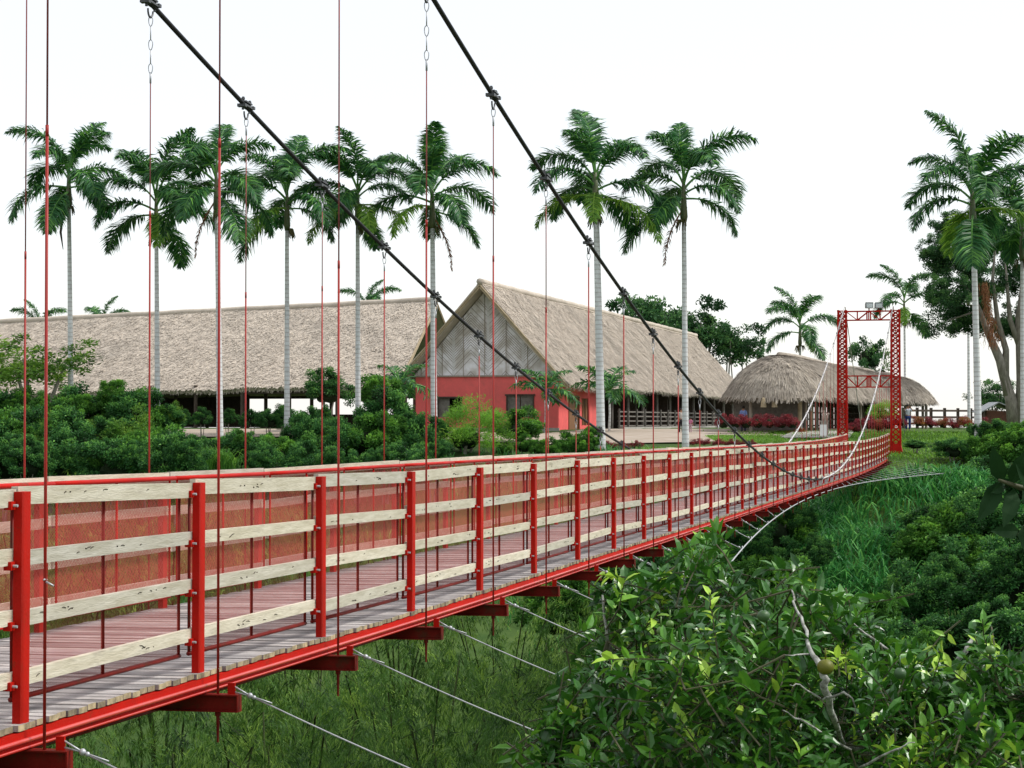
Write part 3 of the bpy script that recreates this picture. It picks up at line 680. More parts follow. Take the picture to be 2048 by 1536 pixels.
for s_, e_ in ((w2b, (w2a+w2b)/2+.03), ((w2a+w2b)/2-.03, w2a)):
    mb = MB(); mb.box8([W_(.06,s_,zwb), W_(.06,e_,zwb), W_(.12,e_,zwb), W_(.12,s_,zwb), W_(.06,s_,zwt+.15), W_(.06,e_,zwt+.15), W_(.12,e_,zwt+.15), W_(.12,s_,zwt+.15)])
    for z in (.5, 1.4): mb.bar(W_(.04,s_,z), W_(.04,e_,z), .04, .08)
    mb.build('shutter', M['greywood'], o)
mb = MB(); mb.box8([W_(da,.08,base), W_(db_,.08,base), W_(db_,.14,base), W_(da,.14,base), W_(da,.08,1.35), W_(db_,.08,1.35), W_(db_,.14,1.35), W_(da,.14,1.35)])
mb.bar(W_(da,.0,base), W_(da,0,1.7), .12, .1); mb.bar(W_(db_,0,base), W_(db_,0,1.7), .12, .1); mb.bar(W_(da,0,1.38), W_(db_,0,1.38), .1, .1); mb.bar(W_(da,0,1.72), W_(db_,0,1.72), .12, .1)
mb.build('door', M['brownwood'], barn)
mb = MB(); mb.box8([W_(ea,.08,-.3), W_(eb,.08,-.3), W_(eb,.14,-.3), W_(ea,.14,-.3), W_(ea,.08,1.6), W_(eb,.08,1.6), W_(eb,.14,1.6), W_(ea,.14,1.6)])
mb.bar(W_(ea,0,-.3), W_(ea,0,1.6), .1, .1); mb.bar(W_(eb,0,-.3), W_(eb,0,1.6), .1, .1); mb.bar(W_((ea+eb)/2,0,-.3), W_((ea+eb)/2,0,1.6), .2, .06); mb.build('window', M['brownwood'], barn)
mb = MB(); 
for l, z in ((L_of(956), .85), (L_of(985), .80), (L_of(978), .55)):   # dark ornaments fixed on the wall
    for a in range(5): mb.bar(W_(-.05,l,z), W_(-.05,l+.16*math.cos(a*1.3), z+.24*math.sin(a*1.3)), .04, .05)
mb.build('wall_ornament', M['darkwood'], barn)
t_ = s1+5
while t_ < LB:
    mb = MB(); mb.tube([W_(t_,.1,base), W_(t_,.1,top+.1)], .12, 8); mb.build('pillar', M['greywood'], barn); t_ += 6
# ---- corral fence in front of the open bays
cf = thing('corral_fence', W_(30, -.9, base), 'grey wooden pole fence along the open side of the barn', 'fence')
mb = MB(); t0, t1 = s1+3, 66
for z in (.05, .42, .78, 1.12): mb.bar(W_(t0,-.8,base+z+.2), W_(t1,-.8,base+z+.2), .06, .10)
mb.build('fence_rail', M['greywood'], cf)
t_ = t0
while t_ <= t1: mb = MB(); mb.bar(W_(t_,-.9,base-.1), W_(t_,-.9,base+1.55), .13, .13, up=dB); mb.build('fence_post', M['greywood'], cf); t_ += 3.3
mb = MB(); mb.bar(W_(37,-.75,base+.1), W_(33.8,-.75,base+1.3), .07, .1); mb.bar(W_(38,-.75,base+.1), W_(43,-.75,base+1.4), .07, .1); mb.build('fence_brace', M['greywood'], cf)
kb = MB(); kb.bar(W_(s1+.5,-1.6,base+.02), W_(60,-1.6,base+.02), .3, .30); tag(kb.build('kerb', M['curb']), 'pale kerb under the corral fence', kind='structure')
# ---- long hall on the left
Rr = P(872, 599, 168.6); Er = P(792, 768, 158); Er.z = P(792, 770, 158).z
tl = 62; lft = lambda p, t_, dz=0: p+nB*t_+Vector((0,0,dz))
Rl = lft(Rr, tl, -2.0); El = lft(Er, tl, -.9); Bk = Rr+(Rr-Er); Bk.z = Er.z; Bl = lft(Bk, tl, -.9)
hall = thing('thatched_hall', (Er+nB*30).to_tuple()[:2]+(-.62,), 'very long open sided hall with a huge beige thatched roof on the left', 'hall')
thatch('roof', plane_grid(Rl, Rr, Er, El, 60, 14, .25), hall, nstrip=90000, fringe=5200, sl=.32, sw=.10, thick=.4)
thatch('roof', plane_grid(Rr, Rl, Bl, Bk, 20, 6), hall, nstrip=800, fringe=300, thick=.4)
mb = MB(); mb.tc = .5; mb.tube([Rr.lerp(Rl, q)+Vector((0,0,.0+.02*math.sin(q*70))) for q in np.linspace(-.005, 1, 70)], .25, 8); mb.build('ridge_cap', M['thatch'], hall, smooth=True)
mb = MB()
for a, b_ in ((Er, Rr), (Bk, Rr)):
    for q in (.3, .5): mb.tube([a-nB*.1-up*q, b_-nB*.1-up*q], .07, 6)
mb.build('rake_trim', M['bamboopole'], hall)
for i in range(15):
    for row, (p0, f_) in enumerate(((Er, .03), (Bk, .03), (Er, .5))):
        q = lft(p0, 1+i*4.2); q = q+(Rr-p0)*f_ if row < 2 else q+Vector(((Rr-Er).x, (Rr-Er).y, 0))*.5
        mb = MB(); zt = 3.2 if row < 2 else 5.0
        mb.tube([(q.x, q.y, -.7), (q.x, q.y, zt-i*.05)], .16, 8); mb.build('pillar', M['darkwood'], hall)
mb = MB(); q1, q2 = lft(Bk, 0), lft(Bk, 60)
for z0, z1 in ((-.6, .62), (2.1, 3.0)): mb.box8([(q1.x,q1.y,z0),(q1.x,q1.y+.1,z0),(q2.x,q2.y+.1,z0),(q2.x,q2.y,z0),(q1.x,q1.y,z1),(q1.x,q1.y+.1,z1),(q2.x,q2.y+.1,z1),(q2.x,q2.y,z1)])
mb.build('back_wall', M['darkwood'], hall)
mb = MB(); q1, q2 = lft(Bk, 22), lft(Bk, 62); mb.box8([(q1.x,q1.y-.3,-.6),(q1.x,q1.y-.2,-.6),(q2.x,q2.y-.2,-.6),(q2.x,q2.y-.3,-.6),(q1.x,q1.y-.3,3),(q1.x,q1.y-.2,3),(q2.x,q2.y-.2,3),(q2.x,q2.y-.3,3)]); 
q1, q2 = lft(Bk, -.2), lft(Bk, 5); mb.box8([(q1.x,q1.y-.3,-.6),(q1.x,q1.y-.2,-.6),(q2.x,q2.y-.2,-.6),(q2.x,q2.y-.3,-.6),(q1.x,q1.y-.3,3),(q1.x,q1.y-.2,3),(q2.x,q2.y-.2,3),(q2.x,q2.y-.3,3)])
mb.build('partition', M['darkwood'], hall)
mb = MB(); a, b_ = lft(Er, 0), lft(Er, tl-1); mb.bar(a-up*.55+Vector((0,.6,0)), b_-up*.55+Vector((0,.6,0)), .2, .25); mb.build('eave_beam', M['darkwood'], hall)
# ---- round ended huts
def hut(name, A, B_, rad, zr, ze, label, npost, post_in=.8, ns=14000):
    A = Vector(A); B_ = Vector(B_); ax = (B_-A); ax.z = 0; L = ax.length; ax.normalize(); sdv = Vector((-ax.y, ax.x, 0))
    h = thing(name, ((A.x+B_.x)/2, (A.y+B_.y)/2, base), label, 'hut')
    nu, nv = 72, 12; grid = np.zeros((nv+1, nu+1, 3)); ring = []
    per = 2*L+2*PI*rad
    for i in range(nu+1):
        s_ = (i/nu)*per
        if s_ < L: c = A+ax*s_; o = -sdv
        elif s_ < L+PI*rad: a = (s_-L)/rad; c = B_; o = -sdv*math.cos(a)+ax*math.sin(a)
        elif s_ < 2*L+PI*rad: c = B_-ax*(s_-L-PI*rad); o = sdv
        else: a = (s_-2*L-PI*rad)/rad; c = A; o = sdv*math.cos(a)-ax*math.sin(a)
        fr = min(1, max(0, (c-A).dot(ax)/max(L, .01))); ring.append((c.copy(), o.copy()))
        for j in range(nv+1):
            v = j/nv; rr = rad*(v**.80); zz = (zr[0]+(zr[1]-zr[0])*fr); z = zz+(ze-zz)*(v**1.75)
            p = c+o*rr*(1+.03*math.sin(i*1.3)); grid[j, i] = (p.x, p.y, z-.10*(v**8)+.05*math.sin(i*.9)*v)
    thatch('roof', grid, h, thick=.32, nstrip=ns*3, sl=.42, sw=.05, fringe=ns//3, closed=True, mt='thatch2')
    mb = MB(); mb.tc = .4; mb.tube([A.lerp(B_, q)*1.0 for q in (0,)] and [Vector((A.x+(B_.x-A.x)*q, A.y+(B_.y-A.y)*q, zr[0]+(zr[1]-zr[0])*q+.06+.06*math.sin(q*9))) for q in np.linspace(0, 1, 14)], .18, 8); mb.build('ridge_cap', M['thatch2'], h, smooth=True)
    for k in range(npost):
        c, o = ring[int(k*nu/npost)]; p = c+o*rad*post_in; mb = MB(); mb.tube([(p.x, p.y, base-.1), (p.x, p.y, ze+.7)], .11, 8); mb.build('pillar', M['palewood'], h)
    return h, ring, sdv, ax
A = P(1558, 712, 129); Bq = P(1745, 748, 160)
h1_, ring, sdv, ax = hut('round_ended_hut', A, Bq, 3.75, (4.35, 3.95), 1.62, 'thatched hut with rounded shaggy roof between the barn and the tower', 14)
mb = MB()   # slatted inner wall
Av, Bv = Vector((A.x, A.y, 0)), Vector((Bq.x, Bq.y, 0))
for k in range(40):
    q = Av.lerp(Bv, k/39)+sdv*(-.4)
    mb.bar((q.x, q.y, base), (q.x, q.y, 2.0), .16, .1)
for k in range(5):
    z = base+.3+k*.45; a, b_ = Av+sdv*-.55, Bv+sdv*-.55; mb.bar((a.x,a.y,z), (b_.x,b_.y,z), .05, .1)
mb.build('slat_wall', M['darkwood'], h1_)
mb = MB(); q = Av-ax*.3; p1, p2 = q-sdv*1.8, q+sdv*3; mb.box8([(p1.x,p1.y,base),(p2.x,p2.y,base),(p2.x+.1,p2.y+.1,base),(p1.x+.1,p1.y+.1,base),(p1.x,p1.y,2.2),(p2.x,p2.y,2.2),(p2.x+.1,p2.y+.1,2.2),(p1.x+.1,p1.y+.1,2.2)]); mb.build('plank_wall', M['greywood'], h1_)
for k, px in enumerate((1600, 1612, 1622, 1632, 1590)):
    p = P(px, 860, 127+k*.8); mb = MB(); mb.tube([(p.x,p.y,base), (p.x,p.y,2.0)], .10 if k % 2 else .14, 8); mb.build('pillar', M['palewood'] if k % 2 else M['bamboopole'], h1_)
A3 = P(1722, 742, 158); B3 = P(1786, 755, 153)
h2_, ring3, sdv3, ax3 = hut('round_ended_hut', A3, B3, 3.3, (4.0, 3.5), 1.62, 'second lower thatched hut directly behind the red tower, reaching past its right leg', 12, ns=7000)
mb = MB(); a, b_ = Vector((A3.x-2,A3.y-1.5,0)), Vector((B3.x-1,B3.y-.4,0))
for k in range(18): q = a.lerp(b_, k/17); mb.bar((q.x,q.y,base), (q.x,q.y,1.9), .2 if k % 3 else .5, .1)
mb.build('slat_wall', M['darkwood'], h2_)
for px, lab in ((1527, 'left pale woven lantern hanging under the hut eave'), (1549, 'right pale woven lantern hanging under the hut eave')):
    p = P(px, 806, 125.6); o = thing('hanging_lantern', p, lab, 'lantern', 'lanterns under the hut eave')
    mb = MB(); mb.tube([p+up*.35, p+up*.3, p+up*.05, p-up*.28], [.03,.10,.17,.20], 10); mb.build('lamp_shade', M['bamboopole'], o)
    mb = MB(); mb.tube([p+up*.9, p+up*.35], .012, 5); mb.build('cord', M['darkwood'], o)
# ---- dark fence on the right, shed
fe = thing('rail_fence', (P(1880, 850, 150).x, 150, base), 'dark horizontal rail fence behind the flowers on the right', 'fence')
a, b_ = P(1806, 835, 146), P(1992, 835, 158); mb = MB()
for y in (822, 835, 848): za_, zb2 = P(1806, y-1, 146).z, P(1992, y, 158).z; mb.bar((a.x,a.y,za_), (b_.x,b_.y,zb2), .08, .16)
mb.build('fence_rail', M['darkwood'], fe)
for k in range(8):
    q = a.lerp(b_, k/7); mb = MB(); mb.bar((q.x,q.y,base-.4), (q.x,q.y,P(1806,815,146).z), .2, .2, up=(0,1,0)); mb.build('fence_post', M['darkwood'], fe)
p = P(1985, 845, 135); sh = thing('small_shed', (p.x, p.y, base), 'small brick shed with dark sloping tin roof behind the tall right palm', 'shed')
mb = MB(); mb.box((p.x+.3,p.y,.0), (1.9,2.0,1.4)); mb.build('wall', mat('shed_brick', (.16,.07,.045), .9, .1, color2=(.09,.05,.04), nscale=6), sh)
mb = MB(); q0 = Vector((p.x-.95, p.y-1.3, .62)); 
mb.bar((p.x-1.1,p.y,.62), (p.x+.1,p.y,1.28), 2.9, .07, up=(0,0,1)); mb.bar((p.x+.1,p.y,1.28), (p.x+2.0,p.y,.55), 2.9, .07, up=(0,0,1)); mb.build('roof', M['grey'], sh)
mb = MB(); mb.bar((p.x-.9,p.y-1.3,base), (p.x-.9,p.y-1.3,.65), .12, .12, up=(0,1,0)); mb.bar((p.x+1.6,p.y-1.3,base), (p.x+1.6,p.y-1.3,.7), .12, .12, up=(0,1,0)); mb.build('pillar', M['darkwood'], sh)
# ---- sign board and statue
p = P(1647, 872, 119); sg_ = thing('notice_board', p, 'white notice board on a post at the end of the bridge', 'sign')
mb = MB(); mb.box((p.x,p.y,p.z+.36), (.44,.04,.68)); mb.build('panel', M['white'], sg_)
mb = MB(); mb.bar((p.x,p.y+.05,p.z-.5), (p.x,p.y+.05,p.z+.6), .05, .05); mb.build('leg', M['grey'], sg_)
p = P(1649, 852, 122); p.z = h1(p.x, p.y)+.05; st = thing('garden_statue', p, 'pale stone statue of raised figures on a pedestal behind the white notice board', 'statue')
zt = P(1649, 843, 122).z
mb = MB(); mb.box((p.x,p.y,(p.z+zt)/2), (.42,.42,zt-p.z)); mb.box((p.x,p.y,zt+.03), (.5,.5,.06)); mb.build('pedestal', M['stone'], st)
mb = MB(); z = zt+.06
mb.tube([(p.x-.08,p.y,z),(p.x-.08,p.y,z+.2),(p.x-.06,p.y,z+.4),(p.x-.05,p.y,z+.5)], [.09,.10,.08,.04], 8); mb.ball((p.x-.05,p.y,z+.56), .07)
mb.tube([(p.x-.1,p.y,z+.42),(p.x-.2,p.y,z+.55),(p.x-.17,p.y,z+.78)], [.04,.035,.025], 6)
mb.tube([(p.x+.14,p.y,z),(p.x+.15,p.y,z+.2),(p.x+.2,p.y,z+.36)], [.07,.09,.05], 8); mb.ball((p.x+.24,p.y,z+.42), .07); mb.tube([(p.x+.16,p.y,z+.3),(p.x+.05,p.y,z+.36)], .03, 6)
mb.tube([(p.x-.02,p.y,z+.4),(p.x+.14,p.y,z+.46),(p.x+.26,p.y,z+.34)], .03, 6)
mb.build('figure', mat('statue_plaster', (.50,.40,.34), .8, .2, color2=(.38,.30,.26), nscale=5), st, smooth=True)

# ------------------------------------------------------------------ people
skin = mat('skin', (.30,.15,.09), .6, .3); hairm = mat('dark_hair', (.012,.009,.008), .7, .3)
def skinned(name, verts, edges, radii, m_, parent, root=0, lv=1):
    me = bpy.data.meshes.new(name); me.from_pydata(verts, edges, []); o = bpy.data.objects.new(name, me); col.objects.link(o); o.parent = parent
    me.skin_vertices.new() if hasattr(me.skin_vertices, 'new') else None
    s_ = o.modifiers.new('skin', 'SKIN')
    if not me.skin_vertices:
        bpy.context.view_layer.objects.active = o
    for i, r_ in enumerate(radii):
        sv_ = me.skin_vertices[0].data[i]; sv_.radius = (r_, r_) if not isinstance(r_, tuple) else r_; sv_.use_root = (i == root)
    sb = o.modifiers.new('sub', 'SUBSURF'); sb.levels = lv; sb.render_levels = lv+1
    me.materials.append(m_); ORG[o.name] = Vector((0,0,0)); return o
def person(loc, h, rz_, label, shirt, trousers, arms, group=None, skirt=False):
    pr = thing('person', loc, label, 'person', group); pr.rotation_euler = (0, 0, rz_)
    s_ = h/1.7
    V = [(0,0,.95),(0,0,1.10),(0,.0,1.28),(0,0,1.44),(0,0,1.52),(0,-.01,1.62),(0,0,1.70),
         (.10,0,.90),(.11,-.01,.50),(.11,.01,.08),(.12,-.13,.03),(-.10,0,.90),(-.11,.02,.50),(-.11,.03,.08),(-.12,-.10,.03)]
    E_ = [(0,1),(1,2),(2,3),(3,4),(4,5),(5,6),(0,7),(7,8),(8,9),(9,10),(0,11),(11,12),(12,13),(13,14)]
    Rd = [(.14,.11),(.125,.10),(.15,.11),(.10,.08),.055,(.08,.10),(.06,.07),.09,.06,.042,.035,.09,.06,.042,.035]
    am = []
    for sx, (e_, hnd) in zip((1, -1), arms):
        k = len(V); V += [(sx*.17,0,1.40), e_, hnd, tuple(Vector(hnd)+(Vector(hnd)-Vector(e_)).normalized()*.12)]
        E_ += [(3,k),(k,k+1),(k+1,k+2),(k+2,k+3)]; Rd += [.06,.042,.032,(.035,.02)]; am.append((k, e_, hnd))
    sc_ = lambda L_: [tuple(c_*s_ for c_ in v) for v in L_]
    rs = lambda L_, q=1: [tuple(c_*s_*q for c_ in r_) if isinstance(r_, tuple) else r_*s_*q for r_ in L_]
    body = skinned('body', sc_(V), E_, rs(Rd), skin, pr)
    tv = [V[0], V[1], V[2], V[3]]; te = [(0,1),(1,2),(2,3)]; tr_ = [(.15,.12),(.14,.112),(.165,.122),(.11,.09)]
    for k, e_, hnd in am:
        j = len(tv); tv += [V[k], e_]; te += [(3,j),(j,j+1)]; tr_ += [.072,.06]
    skinned('shirt', sc_(tv), te, rs(tr_), shirt, pr)
    if skirt:
        mb = MB(); mb.tube([(0,0,1.0*s_),(0,0,.85*s_),(0,0,.55*s_)], [.15*s_,.19*s_,.26*s_], 12); mb.build('skirt', trousers, pr, local=True)
    else:
        lv_ = [V[0],V[7],V[8],V[9],V[11],V[12],V[13]]; skinned('trousers', sc_(lv_), [(0,1),(1,2),(2,3),(0,4),(4,5),(5,6)], rs([(.155,.125),.105,.078,.065,.105,.078,.065]), trousers, pr)
    mb = MB(); mb.ball((0,.02*s_,1.66*s_), .098*s_, 1, 1.08, 1.0, 12, 8); mb.build('hair', hairm, pr, local=True, smooth=True)
    mb = MB()
    for sx in (-1, 1): mb.ball((sx*.032*s_,-.095*s_,1.63*s_), .012*s_, nu=6, nv=4)
    mb.build('eyes', hairm, pr, local=True)
    mb = MB(); mb.ball((0,-.11*s_,1.60*s_), .016*s_, .8, 1, 1.4, 6, 5); mb.ball((0,-.098*s_,1.56*s_), .018*s_, 1.3, .6, .4, 6, 4)
    for sx in (-1, 1): mb.ball((sx*.088*s_,-.0*s_,1.61*s_), .022*s_, .5, 1, 1.3, 6, 5)
    mb.build('face', skin, pr, local=True, smooth=True)
    for k, e_, hnd in am:    # fingers
        d_ = (Vector(hnd)-Vector(e_)).normalized(); q = Vector(hnd)+d_*.11; mb = MB()
        sdd = d_.orthogonal().normalized()
        for fi in range(4):
            b0 = (q+sdd*(fi-1.5)*.019)*s_; mb.tube([b0, b0+(d_*.045+sdd.cross(d_)*.01)*s_, b0+(d_*(.075-.008*abs(fi-1.3))+sdd.cross(d_)*.03)*s_], [.009*s_,.0085*s_,.006*s_], 5)
        b0 = (Vector(hnd)+d_*.05+sdd*.03)*s_; mb.tube([b0, b0+(sdd*.03+d_*.03)*s_, b0+(sdd*.035+d_*.06)*s_], [.011*s_,.01*s_,.007*s_], 5)
        mb.build('fingers', skin, pr, local=True, smooth=True)
    return pr
cl = lambda n, c: mat(n, c, .85, .1, color2=tuple(v*.8 for v in c), nscale=6)
def gp(px, py, Y, sink=0):
    p = P(px, py, Y); p.z = h1(p.x, p.y)-sink; return p
person(gp(1816, 868, 131), 1.72, .2, 'person in white shirt and blue jeans on the lawn, both hands raised', cl('white_cloth', (.62,.66,.75)), cl('blue_denim', (.03,.06,.20)), (((.30,-.22,1.30),(.10,-.28,1.50)), ((-.32,-.16,1.36),(-.14,-.26,1.56))))
person(gp(1487, 862, 127), 1.72, PI-.3, 'person in a pale blue shirt seen from behind over the red hedge by the hut', cl('pale_blue_cloth', (.22,.30,.58)), cl('dark_cloth', (.04,.04,.06)), (((.22,.02,1.15),(.20,-.05,.95)), ((-.22,.02,1.15),(-.18,-.06,.95))))
person(gp(1381, 862, 126.4), 1.02, PI-.6, 'small child in a pink top and pale trousers walking by the corral fence', cl('pink_cloth', (.62,.22,.36)), cl('pale_pink_cloth', (.55,.38,.42)), (((.24,-.03,1.18),(.38,-.08,1.05)), ((-.22,.0,1.16),(-.26,-.05,.98))))
person(gp(1362, 862, 126.2), 1.6, .4, 'person in a pale top half hidden behind a palm trunk by the corral', cl('cream_cloth', (.50,.47,.43)), cl('black_cloth', (.03,.03,.035)), (((.22,-.02,1.18),(.22,-.1,.98)), ((-.22,.0,1.16),(-.2,-.08,.96))))

ORD = 'first second third fourth fifth sixth seventh eighth ninth tenth eleventh twelfth thirteenth fourteenth fifteenth sixteenth seventeenth eighteenth'.split()
# ------------------------------------------------------------------ foliage generators
def finish(name, parts, m_):
    m_ = G.get(m_, m_) if isinstance(m_, str) else m_
    V, i, s_, t = merge(parts); me = mk_mesh(name, V, i, s_, t); me.materials.append(m_); return me
def frond_mesh(name, e0, droop, L=3.6, seed=0, m_='palm', wid=1.0, nl=72, plum=2, dead=False):
    r = np.random.default_rng(seed); n = 24; pts = []; p = np.zeros(3); e = e0
    for i in range(n+1):
        pts.append(p.copy()); f_ = i/n; e = e0-droop*f_**1.35
        p = p+np.array([math.cos(e), 0, math.sin(e)])*L/n
    pts = np.array(pts); tan = nrm(np.gradient(pts, axis=0))
    mb = MB(); mb.tube([Vector(q) for q in pts], [.045*(1-i/n)+.008 for i in range(n+1)], 5); mb.tc = .5
    idx = [i for f in mb.f for i in f]; parts = [(np.array(mb.v), np.array(idx), np.array([len(f) for f in mb.f]), np.full(len(mb.f), .75))]
    k = nl*plum*2; s_ = np.repeat(np.linspace(.20, .99, nl), plum*2)+r.normal(size=k)*.006; s_ = np.clip(s_, 0, .995)*n
    i0 = s_.astype(int); f_ = (s_-i0)[:, None]; base_ = pts[i0]*(1-f_)+pts[np.minimum(i0+1, n)]*f_; tg = tan[i0]
    sd_ = np.tile([1, -1], k//2); side = np.stack([np.zeros(k), sd_, np.zeros(k)], 1); upv = nrm(np.cross(tg, np.array([0, 1.0, 0])))*-1
    upv[upv[:, 2] < 0] *= -1
    lift = r.uniform(-.55, .75, k)[:, None]
    D = side*1.0+upv*lift+tg*r.uniform(.45, .95, k)[:, None]; D = nrm(D); D[:, 2] -= .12
    ss = s_/n; Lf = wid*np.sin(np.clip((ss-.12)/.88, .05, 1)*PI*.86+.25)*r.uniform(.75, 1.1, k); Lf = np.maximum(Lf, .25)
    tt = np.clip(r.normal(.5, .2, k), 0, 1)
    Nn = upv+r.normal(size=(k, 3))*.3
    D = nrm(D)
    # two segment leaflet with a drooping tip
    S = nrm(np.cross(D, Nn)); W = (.060*r.uniform(.8, 1.2, k))[:, None]; Lf = Lf[:, None]
    m1 = base_+D*Lf*.5; tip = base_+D*Lf*.92; tip[:, 2] -= (.30*Lf*r.uniform(.5, 1.3, (k, 1)))[:, 0]; m1[:, 2] -= (.04*Lf)[:, 0]
    Vs = np.stack([base_-S*W*.3, base_+S*W*.3, m1+S*W*.5, m1-S*W*.5, tip], 1).reshape(-1, 3)
    idx = (np.arange(k)[:, None]*5+np.array([0,1,2,3,3,2,4])[None]).ravel(); parts.append((Vs, idx, np.tile([4, 3], k), np.repeat(tt, 2)))
    return finish(name, parts, G['dry'] if dead else G[m_])
FR = [frond_mesh('frond', R(e), R(d), L=l, seed=i) for i, (e, d, l) in enumerate(((82,62,3.3),(70,100,3.5),(56,115,3.6),(42,118,3.6),(26,112,3.5),(8,95,3.4),(-14,66,3.2)))]
FRy = frond_mesh('frond', R(4), R(85), L=3.4, seed=44, wid=.8, nl=50, plum=2, m_='wild')
FRd = frond_mesh('frond', R(-55), R(38), L=3.4, seed=20, dead=True, wid=.45, nl=30)
def palm(px, pyb, pyc, Y, label, seed, crown=1.0, tr=.20, pxc=None, nf=14, dead=False, group='tall palms along the far bank', spathe=False, basez=None, arrange=None):
    r = random.Random(seed); pb = P(px, pyb, Y); zb = h1(pb.x, Y)-.2 if basez is None else basez
    zc = P(px, pyc, Y).z; xt = P(pxc or px, pyc, Y).x-pb.x; Hh = zc-zb
    t_ = thing('palm_tree', (pb.x, Y, zb), label, 'palm', group)
    sh = 2.5*crown; n = 14; c_ = lambda f: (xt*f**1.3, 0, Hh*f)
    mb = MB(); f1 = (Hh-sh)/Hh
    mb.tube([c_(f1*i/n) for i in range(n+1)], [tr*.88*(1.35-.2*min(1, i/2)-.42*(i/n)) for i in range(n+1)], 10)
    mb.build('trunk', M['palmtrunk'], t_, smooth=True, local=True)
    mb = MB(); mb.tube([c_(f1+(1-f1)*q) for q in (0, .12, .35, .7, 1)], [tr*.80, tr*1.15, tr*.95, tr*.62, tr*.4], 9); mb.build('crownshaft', M['shaft'], t_, smooth=True, local=True)
    az0 = r.uniform(0, 2*PI)
    lst = arrange or [(r.choice([0]), az0)]+[(1+int((k/(nf-1))*5.9), az0+2.4*k+r.uniform(-.3, .3)) for k in range(nf-1)]
    for fi, az in lst:
        fi = min(fi, 6); q = Vector(c_(1-.16*fi*sh/Hh*.62)); s_ = crown*r.uniform(1.12, 1.45)
        put(FRy if (fi >= 5 and r.random() < .35) else FR[fi], 'frond', t_, loc=q, rot=(r.uniform(-.2, .2), r.uniform(-.08, .08), az), scale=s_)
    mb = MB()
    for k in range(5):
        a = r.uniform(0, 2*PI); q = Vector(c_(f1+.01))
        for _ in range(5):
            d = Vector((math.cos(a)+r.uniform(-.3,.3), math.sin(a)+r.uniform(-.3,.3), 0)); mb.tube([q, q+d*.28+Vector((0,0,-.05)), q+d*.4+Vector((0,0,-.35-r.random()*.4))], [.02,.035,.02], 5)
    mb.build('fruit_cluster', M['fruit'], t_, local=True)
    if spathe:
        mb = MB(); q = Vector(c_(f1+.02)); mb.tube([q+Vector((-.1,0,0)), q+Vector((-.35,-.1,-.9)), q+Vector((-.45,-.1,-1.7)), q+Vector((-.3,-.1,-2.7))], [.04,.09,.08,.02], 6); mb.build('spathe', M['darkwood'], t_, local=True, smooth=True)
    if dead: o = put(FRd, 'dead_frond', t_, loc=c_(f1+.05), rot=(0,0,dead)); 
    return t_
gL = 'tall royal palms in front of the long hall'
palm(142, 812, 335, 112, 'leftmost of the tall palms, with a long dark spathe hanging below its crown', 1, .95, .17, 137, spathe=True, group=gL)
palm(315, 862, 388, 112, 'second tall palm from the left, shorter, a dark red fruit bract under its crown', 2, 1.0, .17, 312, nf=13, group=gL)
palm(440, 905, 340, 106, 'third tall palm from the left, with upright narrow fronds and a dry hanging frond', 3, .95, .18, 432, dead=PI, group=gL)
palm(574, 866, 375, 112, 'fourth tall palm from the left, a black round bract beside its trunk top', 4, 1.0, .17, 574, nf=13, group=gL)
palm(716, 862, 372, 113, 'fifth tall palm from the left, in front of the hall roof right part', 5, .92, .17, 715, group=gL)
palm(868, 880, 372, 112, 'sixth tall palm from the left, before the left part of the red gable wall', 6, .98, .20, 864, nf=13, dead=-.2, group=gL)
gR = 'pair of tall palms beside the barn'
palm(1202, 893, 345, 106, 'tall palm in front of the red side door of the barn', 7, 1.02, .25, 1190, group=gR)
palm(1371, 885, 352, 107, 'tall palm with a greenish trunk beside the pink child, dry frond hanging left', 8, 1.02, .19, 1367, nf=13, dead=PI+.3, group=gR)
palm(1957, 885, 372, 103, 'tall palm on the right in front of the big spreading tree', 9, 1.05, .21, 1944, nf=13, group='palms on the right')
palm(2046, 870, 440, 112, 'palm cut by the right picture edge with only its fronds in the frame', 10, .95, .16, 2044, group='palms on the right')
palm(1811, 850, 590, 155, 'small thin palm directly behind the top right of the red tower', 11, .85, .12, 1808, nf=9, group='palms on the right')
palm(1600, 800, 640, 175, 'small far palm rising over the round ended hut', 12, .95, .16, 1600, nf=11, group='palms on the right')
palm(1938, 845, 560, 150, 'thin bare palm trunk just left of the tall right palm, crown hidden', 13, .8, .13, 1936, nf=7, group='palms on the right')
for k, (px, py, lab) in enumerate(((80, 655, 'palm top just showing over the hall roof at the far left'), (205, 647, 'second palm top peeping over the left hall roof ridge'), (735, 612, 'dark palm top showing over the hall roof ridge left of the barn'))):
    palm(px, 800, py, 200, lab, 30+k, .9, .15, nf=7, group='palm tops behind the hall')

